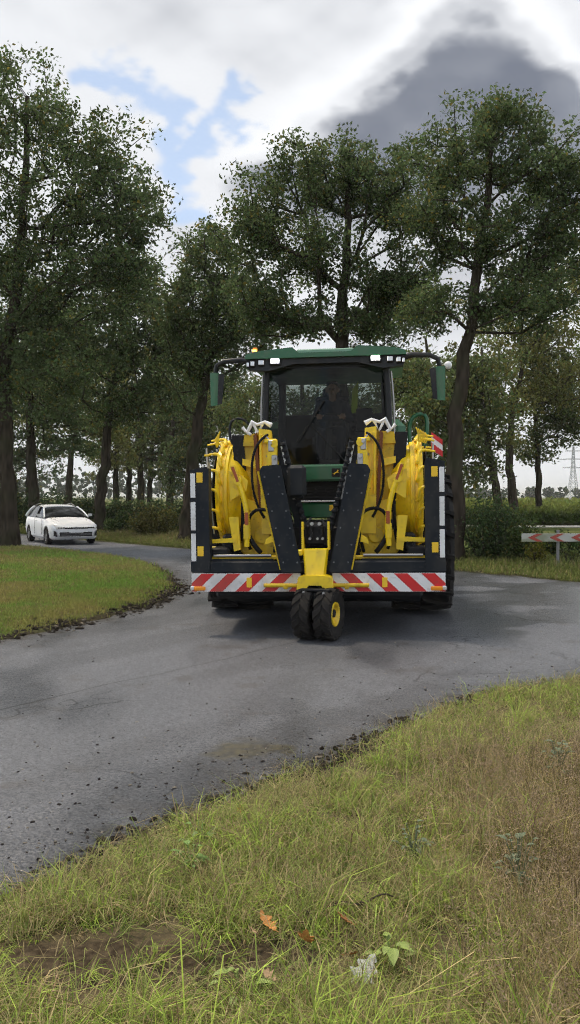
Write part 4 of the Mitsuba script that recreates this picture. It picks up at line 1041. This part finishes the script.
put(car + '__grille', [hull([(x, y, z) for x, y in ((-.58, -.018), (.58, -.018), (-.66, .06), (.66, .06)) for z in (.315, .47)]), rbox((0, -.006, .615), (.84, .05, .05), .01)], 'm_dark', CM)
put(car + '__grille_slat', [rbox((0, -.018, z), (1.12, .02, .012), .004) for z in (.36, .41)], 'm_grey', CM)
put(car + '__number_plate', rbox((0, -.022, .50), (.52, .02, .105), .006), 'm_white', CM)
put(car + '__emblem', lathe([(-.006, .055), (-.012, .05), (-.012, .038), (-.006, .036)], 24, 1, (0, -.02, .615)), 'm_steel', CM, 30)
put(car + '__bonnet_line', [tube(spline([(s * .40, .13, .745), (s * .55, .6, .885), (s * .70, 1.25, .985)], 10), .006, 4) for s in (-1, 1)], 'm_grey', CM)
put(car + '__wiper', [tube([(-.1, 1.30, 1.02), (-.6, 1.42, 1.06)], .010, 5), tube([(.45, 1.30, 1.01), (.0, 1.42, 1.08)], .010, 5)], 'm_dark', CM)

# ---------------------------------------------------------------- arrow board
SM = frame(6.55, 19.4, float(ground_z(6.3, 19.4)) - .05, math.radians(-3))
sg = thing('direction_board', 'long white board with red left-pointing arrows on a post beside the far road edge', 'road sign')
put(sg + '__board', rbox((0, 0, .735), (2.56, .03, .19), .004), P('m_boardwhite', proc(lambda p, n, uv: mix((.48, .49, .46), (.22, .25, .15), smoothstep(.42, .68, fbm(p.x * 3, p.z * 5, 1.0)) * .75)), .5), SM)
for i in range(5):
    x = -.97 + i * .5
    put(sg + '__arrow', prism([(x - .17, .735), (x + .03, .822), (x + .17, .822), (x - .01, .735), (x + .17, .648), (x + .03, .648)], -.022, -.0165), P('m_boardred', (.40, .075, .055), .6), SM)
for x in (-.42, 1.0):
    put(sg + '__post', cyl((x, .055, 0), (x, .055, .90), .036, 12), 'm_grey', SM, 30)
    put(sg + '__clamp', rbox((x, .03, .735), (.12, .06, .05), .01), 'm_steel', SM)

# ---------------------------------------------------------------- verges: grass, dead stalks, clods, gravel, fallen leaves
rng = np.random.default_rng(77)


def blades(x, y, h, w, col, rng, lean=.5, segs=2, zoff=0.0, dirn=None):
    n = len(x)
    z = ground_z(x, y) - .008 + zoff
    a = rng.uniform(0, 2 * np.pi, n) if dirn is None else dirn
    ln = lean if np.ndim(lean) else (.18 + np.abs(rng.normal(size=n))) * lean
    dx, dy = np.cos(a), np.sin(a)
    th0, th1 = np.minimum(ln * .62, 1.45), np.clip(ln * 1.7, 0, 2.0)
    p0 = np.stack([x, y, z], 1)
    d = np.stack([dx, dy, dx * 0], 1)
    up = np.array([0, 0, 1.0])
    p1 = p0 + (d * np.sin(th0)[:, None] + up * np.cos(th0)[:, None]) * h[:, None] * .5
    p2 = p1 + (d * np.sin(th1)[:, None] + up * np.cos(th1)[:, None]) * h[:, None] * .5
    p2[:, 2] = np.maximum(p2[:, 2], z + .008)
    fa = a + rng.normal(size=n) * .8 + np.pi / 2
    s = np.stack([np.cos(fa), np.sin(fa), 0 * fa], 1) * w[:, None] * .5
    v = np.stack([p0 - s, p0 + s, p1 + s * .85, p1 - s * .85, p2], 1).reshape(-1, 3)
    k = np.arange(n)[:, None] * 5
    return trimesh.Trimesh(v, np.vstack([k + [0, 1, 2], k + [0, 2, 3], k + [3, 2, 4]]), process=False), np.repeat(col, 5, axis=0)


def scatter(n, fn, rng):
    """fn(n) -> x, y, keep probability"""
    xs, ys = [], []
    got = 0
    while got < n:
        x, y, p = fn(n)
        k = (sdist(x, y) > 0) & (rng.random(len(x)) < p)
        xs.append(x[k])
        ys.append(y[k])
        got += k.sum()
    return np.concatenate(xs)[:n], np.concatenate(ys)[:n]


def fb(x, y, s, seed):
    return meshkit.fbm(np.stack([x * s, y * s, x * 0 + .5], -1), 3, seed)


def dryness(x, y):
    r = np.clip((x - .30) / .75, 0, 1) * np.clip((5.9 - y) / 1.2, 0, 1)
    return np.clip(r + (fb(x, y, 1.6, 5) - .5) * 1.1, 0, 1)


def bare(x, y):
    """trodden bare patch of soil near the camera's feet, at the left"""
    return np.clip((1.45 - np.hypot((x + .5) / .75, (y - 2.86) / .24) + (fb(x, y, 9, 3) - .5) * .8) * 1.5, 0, 1)


def near_pts(m):
    y = 2.15 + rng.random(m) ** 1.5 * 7.2
    x = rng.uniform(-1, 1, m) * (.38 * y + .15)
    edge = np.clip(sdist(x, y) / .25, .06, 1)
    return x, y, (1 - .96 * bare(x, y)) * (.06 + .94 * np.clip(fb(x, y, 3.6, 9) * 3.2 - 1.1, 0, 1)) * edge


NT, PB = 5600, 24
tx, ty = scatter(NT, near_pts, rng)
tdry = dryness(tx, ty)
tl = np.clip(fb(tx, ty, 2.3, 33) * 3.2 - 1.05, 0, 1)
th_ = (.030 + .052 * tl + .03 * tdry) * rng.lognormal(0, .38, NT) * np.clip(.5 + sdist(tx, ty) / .45, .5, 1)
tr_ = rng.uniform(.012, .05, NT)
tdir = fb(tx, ty, 1.3, 44) * 5 * np.pi + rng.normal(size=NT) * .7
tlean = rng.uniform(.15, 1.25, NT)
kind = rng.random(NT)
pd = .07 + .60 * tdry
tcol = np.where((kind < .45 + .35 * tl)[:, None], np.array([[.37, .49, .10]]), np.array([[.19, .27, .065]]))
tcol = np.where((rng.random(NT) < pd)[:, None], np.array([[.48, .39, .21]]), tcol) * rng.uniform(.6, 1.35, (NT, 1))
w_ = np.repeat(np.arange(NT), PB)
N = len(w_)
ra, rr_ = rng.uniform(0, 2 * np.pi, N), rng.random(N) ** .5
x, y = tx[w_] + np.cos(ra) * rr_ * tr_[w_], ty[w_] + np.sin(ra) * rr_ * tr_[w_]
keep = sdist(x, y) > -.10 + .12 * rng.random(N)
x, y, w_, ra, rr_ = x[keep], y[keep], w_[keep], ra[keep], rr_[keep]
N = len(x)
vx, vy = np.cos(ra) * rr_ + np.cos(tdir[w_]) * tlean[w_] * .8 + rng.normal(size=N) * .25, np.sin(ra) * rr_ + np.sin(tdir[w_]) * tlean[w_] * .8 + rng.normal(size=N) * .25
dirn = np.arctan2(vy, vx)
lean_i = (.25 + .55 * rr_ + .75 * tlean[w_]) * rng.uniform(.6, 1.3, N)
col = tcol[w_] * rng.uniform(.7, 1.3, (N, 1)) + rng.normal(size=(N, 3)) * .008
dead = rng.random(N) < .14
col[dead] = np.array([.46, .38, .20]) * rng.uniform(.5, 1.2, (dead.sum(), 1))
brn = rng.random(N) < .05
col[brn] = np.array([.20, .14, .08]) * rng.uniform(.5, 1.2, (brn.sum(), 1))
m, c = blades(x, y, th_[w_] * rng.gamma(6, 1 / 6, N) * 1.25, rng.uniform(.0026, .0056, N), np.clip(col, .01, 1), rng, lean=lean_i, dirn=dirn)
put('grass', m, 'm_blade', color=c)
tag('grass', 'rough green and straw-coloured grass on the near roadside', 'grass', kind='stuff')

# flattened hay and thatch
N = 56000
x, y = scatter(N, near_pts, rng)
col = np.array([[.44, .36, .20]]) * rng.uniform(.35, 1.35, (N, 1))
gr = rng.random(N) < .45
col[gr] = np.array([.36, .40, .14]) * rng.uniform(.6, 1.3, (gr.sum(), 1))
m, c = blades(x, y, rng.uniform(.06, .20, N), rng.uniform(.002, .0042, N), col, rng, lean=1.6, zoff=.028)
put('thatch', m, 'm_blade', color=c)
tag('thatch', 'flattened dry thatch lying between the grass', 'dry grass', kind='stuff')

# tall dead grass with seed heads at the right


def tall_pts(m):
    y = 2.2 + rng.random(m) ** 1.3 * 4.4
    x = rng.uniform(.0, .42, m) * y + .1
    return x, y, dryness(x, y) ** 1.6 * np.clip((x - .15) * 1.6, 0, 1)


N = 9500
x, y = scatter(N, tall_pts, rng)
col = np.array([[.46, .36, .22]]) * rng.choice([.35, .6, 1.0, 1.25], N)[:, None] * rng.uniform(.8, 1.2, (N, 1)) * np.where(rng.random((N, 1)) < .3, [[.75, .85, .55]], [[1, 1, 1]])
h = rng.uniform(.12, .40, N) * np.clip(1.2 - (y - 2.2) / 9, .5, 1)
m1, c1 = blades(x, y, h, rng.uniform(.0016, .0038, N), col, rng, lean=.6)
tips = m1.vertices[4::5]
k = 9
tt = np.repeat(tips, k, axis=0) + rng.normal(size=(N * k, 3)) * [.014, .014, .028] - [0, 0, .02]
sel = np.repeat(rng.random(N) < .30, k)
sd = leaves_mesh(tt[sel], .013, rng, aspect=.35)
cs = np.repeat(np.array([[.40, .31, .21]]) * rng.uniform(.6, 1.25, (sel.sum(), 1)), 4, axis=0)
put('dry_grass', trimesh.util.concatenate([m1, sd]), 'm_blade', color=np.vstack([c1, cs]))
tag('dry_grass', 'tall brown dead grass with seed heads at the lower right', 'dry grass', kind='stuff')

# short grass on the triangle at the left and on the far verge


def left_pts(m):
    y = 8.5 + rng.random(m) ** 1.4 * 20
    x = -rng.random(m) * (.36 * y) - 1.6
    ed = sdist(x, y)
    return x, y, np.where((x > -.37 * y) & (x * .8 + y * .6 < 11), 1.0, 0) * np.clip((ed - .12) / .5, .03, 1)


N = 90000
x, y = scatter(N, left_pts, rng)
bz = np.clip(fb(x, y, .8, 51) * 3.6 - 1.4, 0, 1)
col = (np.array([[.21, .33, .07]]) * (1 - bz[:, None]) + np.array([[.34, .31, .11]]) * bz[:, None]) * rng.uniform(.65, 1.3, (N, 1))
tanm = rng.random(N) < .06 + .26 * np.clip(fb(x, y, 1.9, 52) * 3 - 1.2, 0, 1) + .3 * np.clip((y - 13) / 9, 0, 1) * bz
col[tanm] = np.array([.34, .28, .14]) * rng.uniform(.6, 1.2, (tanm.sum(), 1))
m, c = blades(x, y, rng.uniform(.035, .095, N) * (1 + .8 * np.clip((y - 16) / 8, 0, 1)), .005 + .0007 * y * rng.uniform(.6, 1.2, N), col, rng, lean=.5)
put('mown_grass', m, 'm_blade', color=c)
tag('mown_grass', 'short green grass on the triangle left of the road', 'grass', kind='stuff')


def far_pts(m):
    t = rng.uniform(-14, 44, m)
    s = 14.35 + rng.random(m) ** 1.3 * 4.6
    x, y = .8 * s - .6 * t, .6 * s + .8 * t
    return x, y, np.where((np.abs(x) < .38 * y + .5) & (y > 8), 1.0, 0) * np.clip(1.3 - (s - 14.5) / 5, .2, 1)


N = 52000
x, y = scatter(N, far_pts, rng)
s = x * .8 + y * .6 - 14.5
col = np.array([[.20, .23, .07]]) * rng.uniform(.6, 1.3, (N, 1))
tm_ = rng.random(N) < .18 + .4 * np.clip(s / 1.5, 0, 1) * (x < -1)
col[tm_] = np.array([.36, .30, .15]) * rng.uniform(.6, 1.2, (tm_.sum(), 1))
m, c = blades(x, y, rng.uniform(.07, .20, N) * (1 + np.clip(s, 0, 1.6) * .9) * np.where(x > 0, .62, 1), rng.uniform(.012, .024, N), col, rng, lean=.5)
put('verge_grass', m, 'm_blade', color=c)
tag('verge_grass', 'rough grass along the far side of the road', 'grass', kind='stuff')

# earth clods and broken asphalt crumbs
ico = trimesh.creation.icosphere(1, 1.0)


def lumps(x, y, z, r, rng, flat=.6):
    n = len(x)
    v = np.array(ico.vertices)[None] * (1 + .35 * rng.normal(size=(n, len(ico.vertices), 1)) * .6)
    a = rng.uniform(0, 2 * np.pi, n)
    R = np.stack([np.stack([np.cos(a), -np.sin(a)], 1), np.stack([np.sin(a), np.cos(a)], 1)], 1)
    sc = np.stack([rng.uniform(.8, 1.6, n), rng.uniform(.6, 1.1, n), rng.uniform(.4, .9, n) * flat / .6], 1) * r[:, None]
    v = v * sc[:, None]
    v[..., :2] = np.einsum('nij,nkj->nki', R, v[..., :2])
    v += np.stack([x, y, z], 1)[:, None]
    f = (np.array(ico.faces)[None] + (np.arange(n) * len(ico.vertices))[:, None, None]).reshape(-1, 3)
    return trimesh.Trimesh(v.reshape(-1, 3), f, process=False), len(ico.vertices)


def along(line, n, width, shift, rng):
    L = LineString(line)
    t = rng.uniform(0, L.length, n)
    p = shapely.get_coordinates(shapely.line_interpolate_point(L, t))
    p2 = shapely.get_coordinates(shapely.line_interpolate_point(L, np.minimum(t + .05, L.length)))
    d = p2 - p
    d /= np.linalg.norm(d, axis=1, keepdims=True) + 1e-9
    nn = np.stack([-d[:, 1], d[:, 0]], 1)
    return p + nn * (rng.normal(size=n) * width + shift)[:, None]


P1 = along(near_edge[2:13], 3600, .075, -.02, rng)
P2 = along([(-6.0, 4.6), (-4.3, 7.8), (-3.3, 9.75), (-2.9, 10.6), (-2.55, 11.4), (-2.2, 12.6), (-1.98, 13.8), (-1.9, 15.2), (-2.2, 17)], 5200, .17, .10, rng)
P1 = P1[rng.random(len(P1)) < np.clip(fb(P1[:, 0], P1[:, 1], 1.7, 61) * 4 - 1.5, .08, 1)]
P2 = P2[rng.random(len(P2)) < np.clip(fb(P2[:, 0], P2[:, 1], 1.1, 62) * 4 - 1.5, .10, 1)]
PP = np.vstack([P1, P2])
r = np.concatenate([rng.gamma(2.0, .0052, len(P1)), rng.gamma(2.0, .0056, len(P2))])
r = np.minimum(np.clip(r, .003, .04), np.where(np.arange(len(r)) < len(P1), .020, .04))
ins = sdist(PP[:, 0], PP[:, 1]) < 0
zz = np.where(ins, gz(PP[:, 0], PP[:, 1]), ground_z(PP[:, 0], PP[:, 1])) + r * .2
m, k = lumps(PP[:, 0], PP[:, 1], zz, r, rng)
cc = np.array([[.032, .027, .021]]) * rng.uniform(.5, 1.7, (len(PP), 1)) + rng.uniform(0, .012, (len(PP), 1))
pale = rng.random(len(PP)) < .05
cc[pale] = np.array([.16, .14, .11]) * rng.uniform(.6, 1.2, (pale.sum(), 1))
put('earth_clods', m, 'm_vc', color=np.repeat(cc, k, axis=0))
tag('earth_clods', 'dark crumbled earth and broken asphalt along the road edges', 'earth', kind='stuff')

n = 11000
y = 3.2 + rng.random(n) ** 1.5 * 14
x = rng.uniform(-.4, .4, n) * y
dd = shapely.distance(LineString(near_edge), shapely.points(x, y))
k1 = (sdist(x, y) < 0) & (rng.random(n) < .05 + .7 * np.exp(-dd / .55) + .25 * np.exp(-np.hypot(x + .26, y - 5.6) / .5))
x, y = x[k1], y[k1]
r = np.minimum(rng.gamma(2.2, .0017, len(x)) + .0015, .009)
m, k = lumps(x, y, gz(x, y) + r * .25, r, rng)
cc = np.array([[.035, .032, .03]]) * rng.uniform(.5, 1.6, (len(x), 1))
p2 = rng.random(len(x)) < .3
cc[p2] = np.array([.20, .18, .15]) * rng.uniform(.6, 1.2, (p2.sum(), 1))
put('gravel', m, 'm_vc', color=np.repeat(cc, k, axis=0))
tag('gravel', 'loose crumbs and grit scattered on the asphalt', 'gravel', kind='stuff')


# fallen oak leaves, one by one
def oak_leaf(L, curl, rng):
    t = np.linspace(0, 1, 15)
    w = .30 * np.sin(np.pi * t ** .8) * (1 + .38 * np.sin(t * 2 * np.pi * 3.6)) + .01
    w[0] = w[-1] = .012
    v = []
    for s in (-1, 0, 1):
        for ti, wi in zip(t, w):
            xx = s * wi
            v.append((xx * L, (ti - .5) * L, L * (curl * (ti - .5) ** 2 + .45 * curl * xx * xx * 4 + .02 * rng.normal() * abs(s))))
    v = np.array(v)
    k = np.arange(14)
    f = []
    for r0 in (0, 15):
        f += [np.stack([r0 + k, r0 + 15 + k, r0 + 16 + k], 1), np.stack([r0 + k, r0 + 16 + k, r0 + 1 + k], 1)]
    m = trimesh.Trimesh(v, np.vstack(f), process=False)
    th = m.copy()
    th.vertices = th.vertices - [0, 0, .0012]
    th.invert()
    stem = tube([(0, -.5 * L, L * curl * .25), (0, -.66 * L, L * curl * .38)], .0014, 5)
    return trimesh.util.concatenate([m, th, stem])


spots = [(266, 917, .115, .55, 'm_leaforange', 'orange-brown oak leaf curled upright in the grass left of the middle'), (345, 919, .10, .5, 'm_leafbrown', 'rust-brown oak leaf beside a dark twig'),
         (306, 937, .11, .6, 'm_leaforange', 'tan oak leaf standing on edge, lowest of the three brown ones'), (352, 948, .07, .3, 'm_leafbrown', 'small dull brown leaf above the pale leaf'),
         (366, 961, .15, .15, 'm_leafpale', 'pale grey-white leaf lying face down in the grass'), (240, 806, .05, .3, 'm_leaforange', 'small yellow-brown leaf in the middle of the near verge'), (268, 977, .075, .4, 'm_leaftan', 'tan withered leaf near the bottom edge'),
         (252, 926, .07, .4, 'm_leaftan', 'small straw-coloured leaf left of the upright orange leaf'), (447, 958, .05, .4, 'm_leaftan', 'pale tan leaf hanging in the dead grass')]
P('m_leaforange', (.52, .24, .065), .6)
P('m_leaftan', (.40, .27, .15), .6)
for i, (px, py, L, cu, mat, lab) in enumerate(spots):
    ang = math.atan((py - 512) / F_PX) + math.atan(15 / F_PX)
    yy_ = (1.65 - .13) / math.tan(ang)
    xx_ = (px - 290) / F_PX * yy_
    M = T().translate([xx_, yy_, float(ground_z(xx_, yy_)) + .075]).rotate([0, 0, 1], 40 + i * 67).rotate([1, 0, 0], 28 + 12 * (i % 3)).rotate([0, 1, 0], 15 - 14 * (i % 4))
    k = put('fallen_leaf', oak_leaf(L * .82, cu, rng), mat, M, 40)
    tag(k, lab, 'leaf')

# broad-leaved weeds
def ovate_leaf(L, rng):
    t = np.linspace(0, 1, 9)
    w = .30 * np.sin(np.pi * t ** .75) + .004
    v = np.array([(s * wi * L, (ti - .15) * L, L * (.35 * abs(s) * wi - .35 * ti * ti)) for s in (-1, 0, 1) for ti, wi in zip(t, w)])
    k = np.arange(8)
    f = np.vstack([np.vstack([np.stack([r0 + k, r0 + 9 + k, r0 + 10 + k], 1), np.stack([r0 + k, r0 + 10 + k, r0 + 1 + k], 1)]) for r0 in (0, 9)])
    return trimesh.Trimesh(v, f, process=False)


def weed(px, py, n, L, col, lab, hh=.10):
    ang = math.atan((py - 512) / F_PX) + math.atan(15 / F_PX)
    y0 = (1.65 - .12) / math.tan(ang)
    x0 = (px - 290) / F_PX * y0
    th = thing('weed', lab, 'weed')
    M = T().translate([x0, y0, float(ground_z(x0, y0))])
    n = int(n * 2.2)
    for i in range(n):
        a = 2 * np.pi * i / n * 2.4 + rng.normal() * .3
        r0, z0 = rng.uniform(.015, .075), rng.uniform(.35, 1.25) * hh
        Mi = M @ T().translate([math.cos(a) * r0, math.sin(a) * r0, z0]).rotate([0, 0, 1], math.degrees(a) - 90).rotate([1, 0, 0], float(rng.uniform(-15, 40)))
        lm = ovate_leaf(L * rng.uniform(.4, .85), rng)
        put(th + '__leaf', lm, col, Mi, 40)
        put(th + '__stalk', tube([(0, 0, 0), (math.cos(a) * r0 * .5, math.sin(a) * r0 * .5, z0 * .7), (math.cos(a) * r0, math.sin(a) * r0, z0)], .0018, 5), col, M)


P('m_weed', (.13, .22, .05), .6)
P('m_weedlime', (.20, .27, .06), .6)
P('m_weedblue', (.115, .145, .085), .8)
weed(190, 862, 8, .06, 'm_weed', 'fresh green weed with small round leaves on the near verge')
weed(240, 985, 6, .075, 'm_weedlime', 'lime-green weed beside the bare earth at the bottom')
weed(392, 950, 7, .08, 'm_weedlime', 'green sprouting weed right of the pale leaf')
weed(520, 880, 12, .06, 'm_weedblue', 'blue-green weed in the dead grass at the right', .2)
weed(560, 770, 12, .07, 'm_weedblue', 'grey-green weed at the right edge of the near verge', .2)
weed(415, 845, 10, .05, 'm_weedblue', 'blue-green weed at the left border of the dead grass', .16)
weed(200, 838, 6, .05, 'm_weed', 'small green weed close to the road edge')


def twig(px, py, L, a, lab, r=.004, mat='m_bark'):
    ang = math.atan((py - 512) / F_PX) + math.atan(15 / F_PX)
    y0 = (1.65 - .10) / math.tan(ang)
    x0 = (px - 290) / F_PX * y0
    z = float(ground_z(x0, y0)) + .05
    p = [(x0 + math.cos(a) * L * t, y0 + math.sin(a) * L * t, z + .02 * math.sin(5 * t) + .01 * rng.normal()) for t in np.linspace(-.5, .5, 6)]
    k = put('twig', [tube(spline(p, 14), np.linspace(r, r * .4, 14), 6), tube([p[3], np.array(p[3]) + [L * .12, L * .1, .03]], r * .4, 5)], mat, smooth=True)
    tag(k, lab, 'twig')


twig(350, 909, .34, .15, 'dark twig lying in the grass behind the rust-brown leaf', .007)
twig(50, 995, .12, 1.5, 'short pale stick poking up from the bare earth', .004, 'm_leaftan')
twig(170, 1005, .22, .9, 'thin dry stick at the bottom edge', .003, 'm_leaftan')


# ---------------------------------------------------------------- damp air
scene['air'] = {'type': 'homogeneous', 'albedo': {'type': 'rgb', 'value': [.95, .95, .96]}, 'sigma_t': 0.00028}
scene['haze'] = {'type': 'cube', 'bsdf': {'type': 'null'}, 'interior': {'type': 'ref', 'id': 'air'}, 'to_world': T().translate([0, 2000, 18.5]).scale([6800, 8800, 20.5])}
scene['camera']['medium'] = {'type': 'ref', 'id': 'air'}
tag('haze', 'thin damp air over the fields', kind='stuff')
